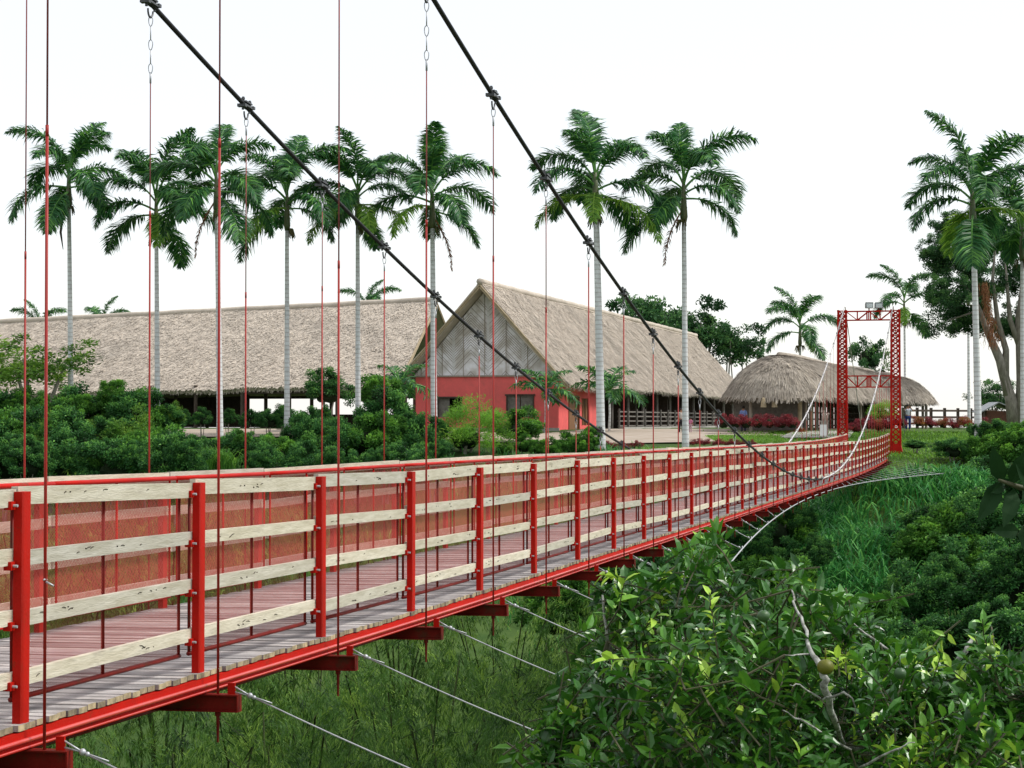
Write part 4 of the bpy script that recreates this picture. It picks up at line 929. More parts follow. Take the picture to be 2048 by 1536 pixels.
def crown_mesh(name, n, nclump, leafL, leafW, m_, seed, shape=(1,1,1), csz=.30, core=True, up_=.5, lod=0, low=-.5, spread=.35, shell=.72, bright=.25):
    """unit-size crown: leaf clusters spread through an uneven volume"""
    r = np.random.default_rng(seed); c = nrm(r.normal(size=(nclump*3, 3))); c = c[c[:, 2] > low][:nclump]; nclump = len(c)
    rad = r.uniform(shell, 1.0, nclump)**1; lob = 1+.22*np.sin(c[:, 0]*4+seed)+.18*np.cos(c[:, 1]*5+seed*2)+.12*np.sin(c[:, 2]*7+seed)
    c = c*(rad*lob)[:, None]; cs = csz*r.uniform(.6, 1.2, nclump)
    k = r.integers(0, nclump, n); off = nrm(r.normal(size=(n, 3)))*(r.random(n)**.5)[:, None]; p = c[k]+off*cs[k][:, None]; p = p*np.array(shape)
    D = nrm(off*.8+p*.35+r.normal(size=(n, 3))*.55+np.array([0, 0, up_*.3])); N = nrm(np.array([0, 0, 1.0])*up_+off*.7+r.normal(size=(n, 3))*spread)
    ct = r.normal(0, .17, nclump); tt = np.clip(.42+ct[k]+r.normal(0, .14, n)+bright*(off[:, 2]*.5), 0, 1)  # upper leaves of each clump lighter: light from above put into the tint
    parts = [leaves(p, D, N, leafL*r.uniform(.7, 1.25, n), leafW*r.uniform(.8, 1.2, n), tt, lod)]
    me = finish(name, parts, G[m_]); return me
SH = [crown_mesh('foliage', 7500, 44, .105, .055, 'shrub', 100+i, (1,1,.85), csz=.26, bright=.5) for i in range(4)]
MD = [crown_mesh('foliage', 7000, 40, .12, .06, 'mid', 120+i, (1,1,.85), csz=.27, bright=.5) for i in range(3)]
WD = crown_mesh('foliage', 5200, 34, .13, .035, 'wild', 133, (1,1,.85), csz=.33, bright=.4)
TR2 = [crown_mesh('crown', 3600, 40, .10, .055, 'tree', 150+i, (1,1,.8), csz=.22, low=-.75, shell=.35) for i in range(2)]
TRE = [crown_mesh('crown', 9000, 60, .07, .045, 'tree', 140+i, (1,1,.8), csz=.24, low=-.75, shell=.35) for i in range(3)]
LM = crown_mesh('foliage', 9000, 40, .13, .018, 'lime', 160, (1,1,.8), csz=.38, up_=.2)
LGT = crown_mesh('crown', 3400, 46, .10, .032, 'wild', 165, (1,.8,.75), csz=.2, low=-.6, shell=.3)
CR = [crown_mesh('foliage', 3200, 30, .17, .05, k_, 170+i, (1,.9,.7), csz=.4) for i, k_ in enumerate(('croton', 'orange'))]
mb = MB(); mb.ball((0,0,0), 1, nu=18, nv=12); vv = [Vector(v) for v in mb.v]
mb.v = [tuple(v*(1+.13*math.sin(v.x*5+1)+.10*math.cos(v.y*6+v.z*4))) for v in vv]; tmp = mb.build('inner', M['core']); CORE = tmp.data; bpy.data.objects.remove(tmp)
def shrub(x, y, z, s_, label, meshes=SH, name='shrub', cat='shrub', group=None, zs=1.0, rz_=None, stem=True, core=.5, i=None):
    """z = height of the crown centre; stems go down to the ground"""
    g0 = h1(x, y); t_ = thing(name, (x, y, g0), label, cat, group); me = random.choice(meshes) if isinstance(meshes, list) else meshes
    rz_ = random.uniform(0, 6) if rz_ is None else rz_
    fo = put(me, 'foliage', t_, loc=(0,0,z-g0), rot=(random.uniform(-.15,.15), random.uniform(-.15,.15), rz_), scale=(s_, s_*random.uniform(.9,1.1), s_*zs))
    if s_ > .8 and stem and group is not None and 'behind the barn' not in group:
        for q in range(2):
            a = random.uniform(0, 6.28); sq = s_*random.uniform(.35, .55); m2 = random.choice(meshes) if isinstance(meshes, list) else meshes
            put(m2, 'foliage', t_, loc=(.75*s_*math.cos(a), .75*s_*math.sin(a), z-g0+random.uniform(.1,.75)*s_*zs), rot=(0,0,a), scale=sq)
    if core: put(CORE, 'dark_core', t_, loc=(0,0,z-g0-.12*s_), rot=(0,0,rz_), scale=(s_*core, s_*core, s_*core*.8*zs))  # dark lump added inside the crown to stand for its inner shade
    if stem:
        mb = MB()
        for k in range(3):
            a = k*2.1+rz_; mb.tube([(.12*s_*math.cos(a), .12*s_*math.sin(a), -.1), (.2*s_*math.cos(a+.3), .2*s_*math.sin(a+.3), (z-g0)*.55), (.42*s_*math.cos(a+.2), .42*s_*math.sin(a+.2), z-g0+.15*s_)], [.05*s_, .035*s_, .015*s_], 6)
        mb.build('stem', M['bark'], t_, local=True)
    return t_
def shrub_px(px, py, Y, rpx, label, **kw):    # crown centre at pixel, crown radius in pixels
    p = P(px, py, Y); return shrub(p.x, p.y, p.z, rpx*Y/F, label, **kw)

# ------------------------------------------------------------------ garden plants on the far plateau
shrub_px(932, 868, 104, 78, 'feathery yellow green bush in front of the red gable wall', meshes=LM, zs=.75, cat='bush', core=.4)
shrub_px(1040, 858, 112, 46, 'round mid green bush left of the small palm at the barn corner', meshes=MD, cat='bush', zs=.85)
shrub_px(654, 782, 118, 48, 'rounded dark tree top against the hall between two palms', meshes=SH, name='small_tree', cat='tree', zs=.85)
shrub_px(760, 795, 115, 46, 'bright green leafy small tree left of the red gable wall', meshes=MD, name='small_tree', cat='tree')
shrub_px(772, 850, 112, 66, 'dark bushy shrub below the bright small tree left of the gable', meshes=SH, cat='bush')
t_ = shrub_px(70, 742, 110, 150, 'airy light green tree at the left edge in front of the hall roof', meshes=LGT, name='small_tree', cat='tree', core=0, zs=.55)
shrub_px(1766, 826, 128, 28, 'ball shaped lime green bush between the red tower legs', meshes=LM, cat='bush', zs=.8, core=.5)
shrub_px(1735, 712, 190, 46, 'round dark tree seen through the tower portal above the huts', meshes=TR2, name='broadleaf_tree', cat='tree', core=.3, zs=1.2)
shrub_px(1985, 795, 170, 42, 'small pale distant tree over the shed roof', meshes=TRE, name='broadleaf_tree', cat='tree', core=0)
for px, py, r_, lab in ((1300, 645, 95, 'leafy broad tree top behind the barn roof, its left part'), (1400, 655, 62, 'leafy broad tree top behind the barn roof, middle part'), (1480, 695, 52, 'leafy tree branch hanging low right of the barn roof end'), (1350, 655, 75, 'leafy tree top behind the barn ridge, between the two bigger crowns'), (1445, 690, 66, 'leafy tree top above the far end of the barn roof')):
    shrub_px(px, py, 226, r_, lab, meshes=TR2, name='broadleaf_tree', cat='tree', group='broad trees behind the barn', core=0, zs=.95)
# small palms
SF = [frond_mesh('frond', R(e), R(d), L=1.5, seed=60+i, m_='palm', wid=.5, nl=26, plum=1) for i, (e, d) in enumerate(((70,70),(45,90),(20,90)))]
SFl = [frond_mesh('frond', R(e), R(d), L=1.3, seed=70+i, m_='lime', wid=.42, nl=22, plum=1) for i, (e, d) in enumerate(((75,60),(50,80),(25,70)))]
def small_palm(px, pyb, pyc, Y, label, s_=1, fr=SF, n=9, tr=.06, group=None):
    p = P(px, pyb, Y); zc = P(px, pyc, Y).z; z0 = min(h1(p.x, Y)-.1, zc-.1); t_ = thing('small_palm', (p.x, Y, z0), label, 'palm', group)
    mb = MB(); mb.tube([(0,0,0), (.05,0,(zc-z0)*.5), (0,0,zc-z0)], [tr, tr*.8, tr*.7], 7); mb.build('trunk', M['palmtrunk'], t_, local=True, smooth=True)
    for k in range(n): put(fr[k % 3], 'frond', t_, loc=(0,0,zc-z0), rot=(random.uniform(-.2,.2),0,k*2.4), scale=s_*random.uniform(.85,1.1))
small_palm(1090, 850, 785, 126, 'short leaning palm at the right corner of the red gable wall', 1.7, n=13, tr=.09)
small_palm(1218, 848, 785, 128, 'short palm with hanging fronds beside the open barn bays', 1.8, n=13, tr=.09)
small_palm(800, 850, 775, 124, 'short feathery palm at the left end of the gable wall', 1.7, n=12)
small_palm(470, 940, 922, 98, 'yellow green young palm tuft behind the railing, left one', .95, SFl, 10, group='yellow green palm tufts')
small_palm(540, 942, 925, 98, 'yellow green young palm tuft behind the railing, right one', .9, SFl, 10, group='yellow green palm tufts')
# red hedges and flower beds
for k in range(7):
    px = 1447+k*23; shrub_px(px, 845, 124, 17, ORD[k]+' from the left: dark red hedge plant in front of the hut', meshes=CR[0], name='red_shrub', cat='shrub', group='red hedge in front of the hut', stem=False, core=.6)
for k in range(9):
    px = 1385+k*15+random.uniform(-3,3); shrub_px(px, 887+random.uniform(-2,2), 110, 9, ORD[k]+' from the left: low dark red plant along the path edge', meshes=CR[0], name='low_red_plant', cat='plant', group='low red plants by the path', stem=False, core=0)
for k in range(8):
    px = 1178+k*14+random.uniform(-3,3); shrub_px(px, 893+random.uniform(-4,3), 108, 10, ORD[k]+' from the left: low red plant at the side door palm foot', meshes=CR[0], name='low_red_plant', cat='plant', group='low red plants at the palm foot', stem=False, core=0)
for k, (px, py, r_, i_) in enumerate(((1580,872,12,1),(1600,866,12,1),(1688,872,12,1),(1712,855,17,0),(1735,848,18,0),(1757,852,17,1),(1776,848,18,0),(1800,845,14,0),(1838,845,14,1),(1862,847,13,0),(1885,848,14,1),(1908,850,13,0),(1930,846,15,1),(1962,848,14,0))):
    shrub_px(px, py, 126, r_, 'orange and red leaved garden plant %s' % (['beside the forecourt left edge','beside the forecourt near the cable','at the left foot of the tower','left in the bed between the tower legs','second in the bed between the tower legs','under the lime ball bush','touching the right tower leg','between the tower and the man','right of the man in jeans','below the dark fence left part','in the middle of the fence','right of the fence middle','by the tall right palm','right of the tall right palm'][k]), meshes=CR[i_], name='flowering_shrub', cat='plant', group='colourful garden bed plants', stem=False, core=.5)
# big spreading tree on the right
bt = thing('spreading_tree', (P(2022, 840, 118).x, 118, -.7), 'large dark spreading tree with forked grey trunk and dry hanging creeper at the right edge', 'tree')
o_ = ORG[bt.name]; mb = MB(); Q = lambda px, py, Y=118: P(px, py, Y)-o_
mb.tube([Q(2028, 850), Q(2022, 800), Q(2010, 760)], [.42,.36,.30], 10); mb.tube([Q(2045, 850), Q(2046, 760), Q(2040, 640), Q(2055, 520)], [.5,.4,.3,.2], 10)
mb.tube([Q(2018, 790), Q(2000, 720), Q(1978, 670), Q(1950, 600), Q(1920, 560)], [.34,.28,.22,.14,.07], 8)
mb.tube([Q(2010, 760), Q(2012, 700), Q(1995, 640), Q(1985, 560), Q(1990, 500)], [.26,.2,.16,.1,.06], 8)
mb.tube([Q(2042, 700), Q(2020, 640), Q(2015, 580), Q(2010, 520)], [.22,.16,.1,.05], 7); mb.tube([Q(2045, 720), Q(2060, 640), Q(2090, 560)], [.2,.15,.08], 7)
mb.tube([Q(2000, 650), Q(1960, 620), Q(1900, 640)], [.1,.07,.04], 6)
mb.build('trunk', M['bark'], bt, local=True, smooth=True)
for k, (px, py, r_, Y) in enumerate(((1905,520,62,119),(1880,590,45,117),(1925,640,55,120),(1985,480,60,121),(1955,570,60,119),(2045,560,58,122),(2010,660,34,119),(1868,500,34,118),(2060,470,60,120),(1905,455,40,121),(2040,640,40,121))):
    put(TRE[k % 3], 'crown', bt, loc=Q(px, py, Y), rot=(0,0,k*1.3), scale=(r_*Y/F*1.1, r_*Y/F*1.1, r_*Y/F*1.1))
n = 620; r = rng; a = r.random(n); pb = np.array(Q(1968, 560, 116.5)); p = np.stack([pb[0]+(a*.5+r.normal(size=n)*.22*(.4+a)), pb[1]+r.normal(size=n)*.25, pb[2]-a*3.8], 1)
D = np.stack([r.normal(size=n)*.2, r.normal(size=n)*.2, -np.ones(n)], 1)
me = finish('dry_creeper', [leaves(p, D, r.normal(size=(n,3)), r.uniform(.3,.7,n), .035, r.random(n))], G['dry']); put(me, 'dry_creeper', bt)

# ------------------------------------------------------------------ grass: lawn tufts and tall slope grass
def blades(name, pts, hgt, wd, m_, label, lean=.5, segs=3):
    n = len(pts); r = rng; az = r.uniform(0, 2*PI, n); h_ = hgt*r.uniform(.55, 1.2, n); dr = np.stack([np.cos(az), np.sin(az), np.zeros(n)], 1)
    sd_ = np.stack([-np.sin(az), np.cos(az), np.zeros(n)], 1); ln = lean*r.uniform(.4, 1.3, n)
    W = (wd*r.uniform(.7, 1.3, n))[:, None]; rows = []
    for q, wq in ((0, 1), (.45, .9), (.8, .55)):
        c_ = pts+dr*(h_*ln*q**1.8)[:, None]; c_[:, 2] += h_*(q-.28*ln*q**2.5); rows += [c_-sd_*W*wq/2, c_+sd_*W*wq/2]
    c_ = pts+dr*(h_*ln*1.25)[:, None]; c_[:, 2] += h_*(1-.55*ln); rows.append(c_)
    V = np.stack(rows, 1).reshape(-1, 3); idx = (np.arange(n)[:, None]*7+np.array([0,1,3,2,2,3,5,4,4,5,6])[None]).ravel()
    T = np.repeat(np.clip(r.normal(.5, .2, n), 0, 1), 3)
    me = mk_mesh(name, V, idx, np.tile([4,4,3], n), T); me.materials.append(G[m_]); o = put(me, name); tag(o, label, kind='stuff'); return o
def scatter(n, xa, xb, ya, yb, clump=0, cs=1.0):
    if clump: c = np.stack([rng.uniform(xa, xb, clump), rng.uniform(ya, yb, clump)], 1); k = rng.integers(0, clump, n); q = c[k]+rng.normal(size=(n, 2))*cs
    else: q = np.stack([rng.uniform(xa, xb, n), rng.uniform(ya, yb, n)], 1)
    return np.concatenate([q, H(q[:, 0], q[:, 1])[:, None]-.05], 1)
a = np.concatenate([scatter(9000, 13, 33, 93, 105), scatter(12000, 14, 34, 104, 128), scatter(12000, 14, 34, 104, 128, 90, 1.0), scatter(9000, XP(1430,115), XP(1580,115), 113, 121), scatter(3500, XP(1230,108), XP(1420,108), 106.5, 110)])
blades('lawn', a, .26, .05, 'lawn', 'bright green mown lawn around the far end of the bridge', lean=.6)
q = np.concatenate([scatter(12000, 6, 34, 62, 100), scatter(22000, 8, 30, 70, 101, 60, 1.0)])
q = q[~((q[:, 1] > 97) & (q[:, 0] < 27))]
blades('tall_grass', q, 1.45, .085, 'grass', 'tall arching grass on the ravine slope', lean=.8)
q = np.concatenate([scatter(2600, -15.5, -13.5, 92, 95, 3, .9), scatter(9000, -30, 6, 76, 108, 60, 1.2)])
blades('bank_grass', q, .8, .05, 'grass', 'rough grass on the far bank behind the railing', lean=.7)
# vivid fern-like tuft by the third palm
pt = P(392, 925, 96); q = np.stack([rng.normal(pt.x, .9, 1500), rng.normal(pt.y, .6, 1500), np.full(1500, pt.z-.5)], 1)
o = blades('grass_tuft', q, 1.5, .045, 'mid', 'large bright green grassy tuft left of the third palm trunk', lean=.7); o['kind'] = 'thing'; o['category'] = 'grass tuft'; del o['kind']

# ------------------------------------------------------------------ shrubs on the far bank (left, behind the railing)
R_ = random.Random(5)
def rowshrub(x0, x1, n, py, Y, rp, lab, group, meshes=SH, jy=14, jr=.25):
    for k in range(n):
        px = x0+(x1-x0)*(k+.5)/n+R_.uniform(-12, 12); Yk = Y+R_.uniform(-2.5, 2.5)
        shrub_px(px, py(px)+R_.uniform(-jy, jy), Yk, rp*R_.uniform(1-jr*1.3, 1+jr*1.1), ORD[k]+' from the left: '+lab, meshes=meshes, group=group)
rowshrub(-40, 330, 8, lambda x: 842, 104, 48, 'dark shrub at the foot of the left hall', 'thicket at the foot of the left hall', jy=14, meshes=SH[:2]+[MD[2], MD[0], WD])
rowshrub(-30, 340, 7, lambda x: 888, 98, 56, 'shrub in mid thicket behind the left railing', 'middle thicket behind the left railing', meshes=SH[:2]+[MD[2], MD[0], WD])
rowshrub(-30, 380, 7, lambda x: 945, 91, 56, 'dark green shrub low against the left railing', 'low shrubs against the left railing', meshes=SH+[MD[0]])
rowshrub(345, 640, 7, lambda x: 842, 112, 26, 'clipped bush in the row under the hall eave', 'row of bushes under the hall eave', jy=6)
rowshrub(345, 640, 3, lambda x: 915, 97, 36, 'shrub below the fourth palm', 'shrubs below the fourth palm', jy=8)
rowshrub(400, 640, 5, lambda x: 905, 100, 34, 'shrub in front of the soil patch by the hall', 'shrubs before the soil patch', meshes=MD+[SH[0]], jy=8)
rowshrub(600, 860, 6, lambda x: 888, 102, 48, 'dark shrub left of the feathery bush', 'shrubs left of the feathery bush', meshes=SH+[MD[1]])
rowshrub(520, 900, 7, lambda x: 935, 94, 46, 'dark shrub just above the middle railing', 'shrubs above the middle railing')
rowshrub(1000, 1190, 6, lambda x: 905, 104, 28, 'low leafy green bush below the small palm at the barn corner', 'low bushes below the barn corner', meshes=MD)
# ravine slope, right side
slope = [(1420,1010,92,60),(1540,1060,86,75),(1850,1060,86,55),(1600,1120,80,48),(1450,1140,78,90),(1330,1180,70,95),(1200,1160,72,80),(1560,1180,76,85),(1890,1090,84,85),(1990,1060,84,90),(1950,1170,76,100),(1840,1200,74,80),(2040,1180,72,95),(1720,1260,70,80),(1560,1290,68,95),(1930,1290,66,90),(2050,1300,64,100),(1400,1290,64,100),(1790,1340,64,90),(1640,1390,60,110),(2040,980,92,60),(1960,960,98,50),(2030,900,100,56),(1960,905,102,44),(1905,900,102,30),(1990,870,103,40),(1260,1290,66,80),(1120,1230,62,80)]
slope.sort(); cnts = {}
for k, (px, py, Y, r_) in enumerate(slope):
    up_ = py < 1000; mid_ = py < 1150; key = (up_, mid_); cnts[key] = cnts.get(key, -1)+1; od = ORD[cnts[key]]+' from the left: '
    shrub_px(px, py, Y, r_, od+('leafy bush topping the right bank below the lawn' if up_ else 'dark shrub on the upper ravine slope right of the bridge' if mid_ else 'dark shrub low on the ravine slope behind the fruit tree'),
        meshes=(SH+[MD[1]]) if k % 4 else [MD[0], MD[2]], group=('bushes at the top of the right bank' if up_ else 'shrubs on the upper ravine slope' if mid_ else 'shrubs low on the ravine slope'), zs=.85)
# round topiary bush on the lawn
shrub_px(1832, 890, 106, 24, 'flat grey green bush on the lawn right of the tower foot', meshes=SH, zs=.4, cat='bush')

# ------------------------------------------------------------------ bamboo below and behind the bridge
def bamboo_mesh(seed, nd=640, per=46):
    """drooping feathery sprays: each spray is a hanging twig with parallel narrow leaves"""
    r = np.random.default_rng(seed); nc = 24; a = r.uniform(0, 2*PI, nc); rd = r.uniform(.3, 1, nc)
    tip = np.stack([np.cos(a)*rd*2.9, np.sin(a)*rd*2.9, r.uniform(-1.6, .3, nc)-rd*.8], 1); k = r.integers(0, nc, nd); q = (r.random(nd)**.8)[:, None]; tp = tip[k]
    root_ = np.array([0, 0, -9.0]); mid_ = tp*np.array([.45, .45, 1])+np.array([0, 0, .6])
    nod = root_*(1-q)**2*.9+2*q*(1-q)*mid_+q*q*tp+r.normal(size=(nd, 3))*np.array([.5,.5,.4])
    ph = r.uniform(0, 6, 3); vv = np.sin(nod[:, 0]*1.7+ph[0])+np.sin(nod[:, 1]*1.9+ph[1])+np.sin(nod[:, 2]*2.3+ph[2]); nod = nod[vv > -.9]; nd = len(nod)
    az = r.uniform(0, 2*PI, nd); out = np.stack([np.cos(az), np.sin(az), r.uniform(-.5, .4, nd)], 1); L = r.uniform(.45, 1.0, nd)
    kk = np.repeat(np.arange(nd), per); n = len(kk); f_ = r.random(n)[:, None]
    p = nod[kk]+out[kk]*(L[kk][:, None]*f_)+np.array([0, 0, -1.0])*(L[kk][:, None]*.75*f_**2)+r.normal(size=(n, 3))*.05
    D = nrm(out[kk]*.7+np.array([0, 0, -1.0])*(.35+.9*f_)+r.normal(size=(n, 3))*.30); N = nrm(r.normal(size=(n, 3))*.5+np.array([0, 0, 1]))
    tt = np.clip(.38+r.normal(0, .20, nd)[kk]+r.normal(0, .10, n)+.22*f_[:, 0], 0, 1)
    return finish('foliage', [leaves(p, D, N, .165*r.uniform(.6, 1.3, n), .019*r.uniform(.8, 1.3, n), tt, 0, fold=.1)], G['bamboo'])
BB = [bamboo_mesh(i) for i in range(3)]
def bamboo(px, py, Y, s_, label, group='feathery bamboo clumps under the bridge'):
    p = P(px, py, Y); z0 = h1(p.x, Y); t_ = thing('bamboo_clump', (p.x, Y, z0), label, 'bamboo', group)
    put(random.choice(BB), 'foliage', t_, loc=(0,0,p.z-z0), rot=(0,0,random.uniform(0,6)), scale=s_)
    pass
    mb = MB()
    for k in range(9):
        a = k*.7+p.x; rr = random.uniform(.3,.9); top_ = p.z-z0-random.uniform(.2,1.6)*s_
        mb.tube([(.5*math.cos(a), .5*math.sin(a), 0), (.7*math.cos(a)*rr, .7*math.sin(a)*rr, top_*.6), (1.2*math.cos(a)*s_, 1.2*math.sin(a)*s_, top_), (2.3*math.cos(a)*rr*s_, 2.3*math.sin(a)*rr*s_, top_-.3)], [.035,.028,.016,.006], 6)
    mb.build('culm', M['culm'], t_, local=True, smooth=True)
for px, py, Y, s_, lab in ((-150,980,42,1.15,'bamboo clump seen through the netting at the far left'),(120,975,44,1.2,'bamboo clump seen through the netting below the second palm'),(330,985,46,1.1,'bamboo clump seen through the netting below the third palm'),(560,1000,50,1.1,'bamboo clump seen through the netting below the fourth palm'),(800,1010,56,1.1,'bamboo clump seen through the netting below the sixth palm'),
    (330,1440,27,1.0,'bamboo clump under the bridge at the bottom left'),(560,1380,31,1.05,'bamboo clump under the bridge below the second crossbeam'),(830,1290,38,1.15,'bamboo clump under the bridge where the wires slope down'),(980,1420,30,1.0,'bamboo clump at the bottom middle left of the fruit tree'),(1120,1280,44,1.15,'bamboo clump behind the left side of the fruit tree'),(1000,1180,56,1.2,'bamboo clump farthest under the bridge middle'),(130,1600,23,.9,'bamboo clump at the bottom left picture corner'),(720,1500,26,.9,'bamboo clump at the bottom edge left of the middle'),(620,1200,46,1.2,'bamboo clump directly behind the near crossbeams'),(1160,1450,34,1.0,'bamboo clump low behind the fruit tree left edge'),(1290,1200,58,1.1,'bamboo clump behind the fruit tree top shoot')):
    bamboo(px, py, Y, s_, lab)

# ------------------------------------------------------------------ citrus tree in front
ct = thing('citrus_tree', (P(1830, 1500, 11.5).x, 11.5, h1(P(1830,1500,11.5).x, 11.5)), 'large glossy dark green citrus tree with round green fruit in the right foreground', 'citrus tree')
o_ = ORG[ct.name]
TOPX = [960,1020,1060,1100,1150,1180,1200,1240,1290,1330,1360,1395,1420,1450,1480,1530,1570,1600,1640,1690,1730,1780,1830,1870,1910,1950,1990,2048,2300]
TOPY = [1700,1560,1520,1440,1390,1290,1180,1145,1160,1135,1150,1085,1062,1110,1160,1185,1160,1140,1175,1180,1200,1270,1300,1290,1330,1245,1290,1330,1300]
rc = np.random.default_rng(77); anchors = []
limbs = [[(1800,1700,11.8),(1790,1560,11.5),(1745,1510,11.0),(1690,1490,10.3),(1662,1420,9.7),(1648,1370,9.5),(1643,1335,9.5),(1622,1305,9.6),(1608,1250,9.8),(1590,1205,10),(1583,1180,10.1)],
    [(1790,1560,11.5),(1840,1470,11.5),(1880,1380,11.3),(1930,1300,11.2),(1955,1265,11.3)],[(1790,1560,11.5),(1700,1440,12),(1560,1330,12),(1450,1220,11.6),(1425,1100,11.3)],
    [(1800,1600,11.6),(1620,1520,12),(1440,1420,12),(1330,1320,11.4),(1290,1180,11.2)],[(1440,1420,12),(1270,1380,11),(1215,1280,10.7),(1205,1190,10.7)],[(1800,1620,11.6),(1980,1500,11),(2080,1380,10.6)],
    [(1645,1400,9.55),(1690,1385,9.4),(1705,1400,9.4),(1718,1450,9.5)],[(1640,1395,9.55),(1605,1372,9.4),(1580,1370,9.35)],[(1700,1500,10),(1600,1440,9.4),(1565,1420,9.3)],[(1720,1536,9.5),(1790,1500,9.2),(1830,1485,9.2)],[(1620,1308,9.6),(1570,1310,9.5)],[(1880,1380,11.3),(1760,1290,11),(1700,1240,11)]]
mb = MB(); allp = []
for li, lb_ in enumerate(limbs):
    pts = [P(*q)-o_ for q in lb_]; r0 = [.05,.03,.03,.03,.018,.028,.007,.006,.008,.008,.006,.014][li]
    n = len(pts)
    if li == 0: rad = [.05,.045,.035,.010,.017,.019,.018,.011,.008,.006,.004]
    else: rad = [r0*(1-.7*i/(n-1)) for i in range(n)]
    pts2 = []; rad2 = []
    for i in range(n-1):
        for q in range(4): 
            f_ = q/4; pts2.append(pts[i].lerp(pts[i+1], f_)+Vector(rc.normal(size=3)*.004)); rad2.append(rad[i]*(1-f_)+rad[i+1]*f_)
    pts2.append(pts[-1]); rad2.append(rad[-1]); mb.tube(pts2, rad2, 8); allp += pts2
mb.tube([Vector((0,0,-.3)), P(1815,1850,11.7)-o_, P(1800,1700,11.8)-o_], [.12,.09,.06], 10)
mb.build('trunk', M['citrusbark'], ct, local=True, smooth=True)
AP = np.array([tuple(p) for p in allp]); tw_ = MB(); tips = []; ax_ = []
def inzone(px, py, Y):    # keep the view of the pale bare branch open
    return Y < 10.3 and 1560 < px < 1730 and 1310 < py < 1500 and abs(px-(1650+(py-1340)*.22)) < 42
cnt = 0
while cnt < 2150:
    px = rc.uniform(960, 2260); ty = np.interp(px, TOPX, TOPY); depth = rc.random()
    py = ty+ (rc.random()**1.25)*(1700-ty)+6; 
    if py > 1680: continue
    edge = py-ty; Y = rc.uniform(9.4, 12.6) if edge > 120 else rc.uniform(10.2, 12.2)
    if inzone(px, py, Y): continue
    # uneven, clumpy crown with gaps
    cl_ = math.sin(px*.021+Y*1.7)+math.sin(py*.027-Y*2.1)+.6*math.sin(px*.05+py*.04)
    if cl_ < -1.05 and rc.random() < .85: continue
    tips.append(np.array(P(px, py, Y)-o_)); cnt += 1
for px_, py_, Y_ in ((1428,1058,11.2),(1420,1085,11.2),(1436,1100,11.2),(1415,1120,11.2),(1530,1140,10.8),(1556,1150,10.8),(1604,1130,10.6),(1965,1238,11),(1945,1262,11),(1205,1150,10.8),(1310,1140,11)):
    tips.append(np.array(P(px_, py_, Y_)-o_))
tips = np.array(tips); LV = []; LD = []; LN = []; LL = []; LT = []
for tpt in tips:
    j = np.argmin(((AP-tpt)**2).sum(1)); b_ = AP[j]; v = tpt-b_; dl = np.linalg.norm(v)
    dr = nrm(v*.5+np.array([0,0,.35])+rc.normal(size=3)*.25)
    L = min(dl, .32); a = tpt-dr*L
    tw_.tube([Vector(a), Vector(a+dr*L*.5+rc.normal(size=3)*.01), Vector(tpt)], [.006,.005,.003], 4, cap=False)
    if dl > .35 and dl < .8 and rc.random() < .05: tw_.tube([Vector(b_), Vector((b_+a)/2+np.array([0,0,-.04])), Vector(a)], [.006,.005,.004], 5, cap=False)
    nl = rc.integers(9, 15); young = rc.random() < .10; tb_ = rc.normal(.46, .20)
    for q in range(nl):
        f_ = q/nl; s_ = a+dr*L*(.25+.75*f_); az = q*2.4; sd1 = nrm(np.cross(dr, [0.1,.2,1.])); sd2 = np.cross(dr, sd1)
        out = sd1*math.cos(az)+sd2*math.sin(az); D = nrm(out*(1.15-.55*f_)+dr*(.35+.65*f_)+rc.normal(size=3)*.2+np.array([0,0,-.10]))
        LV.append(s_); LD.append(D); LN.append(nrm(dr*.7+np.array([0,0,.8])+rc.normal(size=3)*.25)); LL.append(rc.uniform(.068,.13)*(.8 if young else 1)); LT.append(min(1, max(0, tb_+rc.normal(0,.10)+(.45 if young else 0)+.12*f_)))
LL = np.array(LL); me = finish('foliage', [leaves(LV, LD, LN, LL, LL*rc.uniform(.34,.50,len(LL)), np.array(LT), 1, fold=.16, bend=.18)], G['citrus']); put(me, 'foliage', ct)
tw_.build('twigs', M['twig'], ct, local=True)
fm = {'olive': mat('ripening_fruit_skin', (.13,.13,.012), .5, .3, color2=(.07,.10,.012), nscale=5, bump=.1, bscale=120), 'green': mat('green_fruit_skin', (.035,.085,.03), .42, .4, color2=(.05,.11,.035), nscale=8, bump=.1, bscale=120), 'pale': mat('pale_green_fruit_skin', (.12,.22,.05), .42, .4, color2=(.09,.18,.045), nscale=8, bump=.1, bscale=120)}
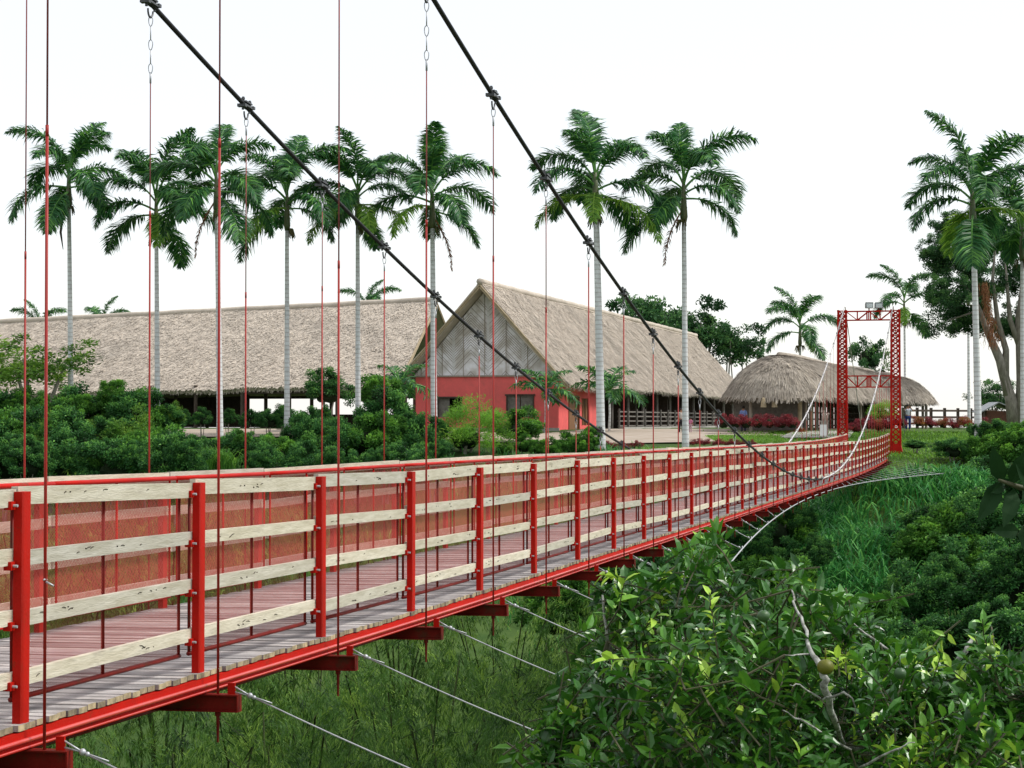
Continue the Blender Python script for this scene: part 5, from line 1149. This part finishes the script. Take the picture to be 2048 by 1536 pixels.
for px, py, r_, Y, c_, lab in ((1651,1334,17,9.35,'olive','olive yellow fruit on the bare branch'),(1800,1347,12.5,9.3,'green','small dark green fruit'),(1354,1297,14,9.6,'pale','pale green fruit'),(1527,1232,13,9.5,'green','half hidden grey green fruit'),(1322,1262,9,9.8,'pale',None),(1981,1300,10,9.6,'pale',None),(1340,1248,8,9.7,'pale',None)):
    p = P(px, py, Y)-o_; mb = MB(); R0 = r_*Y/F; mb.ball(p, R0, 1, 1, .93, 18, 12); mb.tube([p+up*R0*.85, p+up*(R0+.05)], .004, 5); o = mb.build('fruit', fm[c_], ct, local=True, smooth=True)
    if lab: o['label'] = lab
# leafy branch entering at the right edge, close to the camera
lb = thing('leafy_branch', P(2200, 1010, 4.2), 'dark leafy branch reaching in from the right picture edge, closest to the viewer', 'branch'); o_ = ORG[lb.name]
mb = MB(); pts = [P(*q)-o_ for q in ((2200,1010,4.2),(2110,985,4.15),(2040,975,4.1),(1998,960,4.05))]; mb.tube(pts, [.012,.009,.006,.003], 6)
pt2 = [P(*q)-o_ for q in ((2110,985,4.15),(2070,1030,4.1),(2035,1070,4.1))]; mb.tube(pt2, [.007,.005,.003], 6); mb.build('branch', M['twig'], lb, local=True, smooth=True)
LV, LD, LN, LL = [], [], [], []
for (a, b_, L) in (((2000,962),(1962,1040),.085),((2005,965),(1985,900),.075),((2020,970),(2052,905),.08),((2030,975),(2012,1050),.08),((2045,978),(2085,1040),.085),((2060,980),(2040,930),.07),((2040,1062),(1990,1062),.06),((2045,1050),(2060,1110),.07),((2080,985),(2110,930),.08),((2010,965),(1990,985),.05),((2100,990),(2080,1060),.08)):
    A_ = P(*a, 4.1)-o_; Bb = P(*b_, 4.05)-o_; D = (Bb-A_).normalized(); LV.append(A_); LD.append(D); LN.append(Vector((rc.normal()*.5, -1, .1))); LL.append((Bb-A_).length)
LL = np.array(LL); me = finish('foliage', [leaves(np.array([tuple(v) for v in LV]), np.array([tuple(v) for v in LD]), np.array([tuple(v) for v in LN]), LL, LL*.42, np.full(len(LL), .1), 1, fold=.1, bend=.15)], G['shade']); put(me, 'foliage', lb)
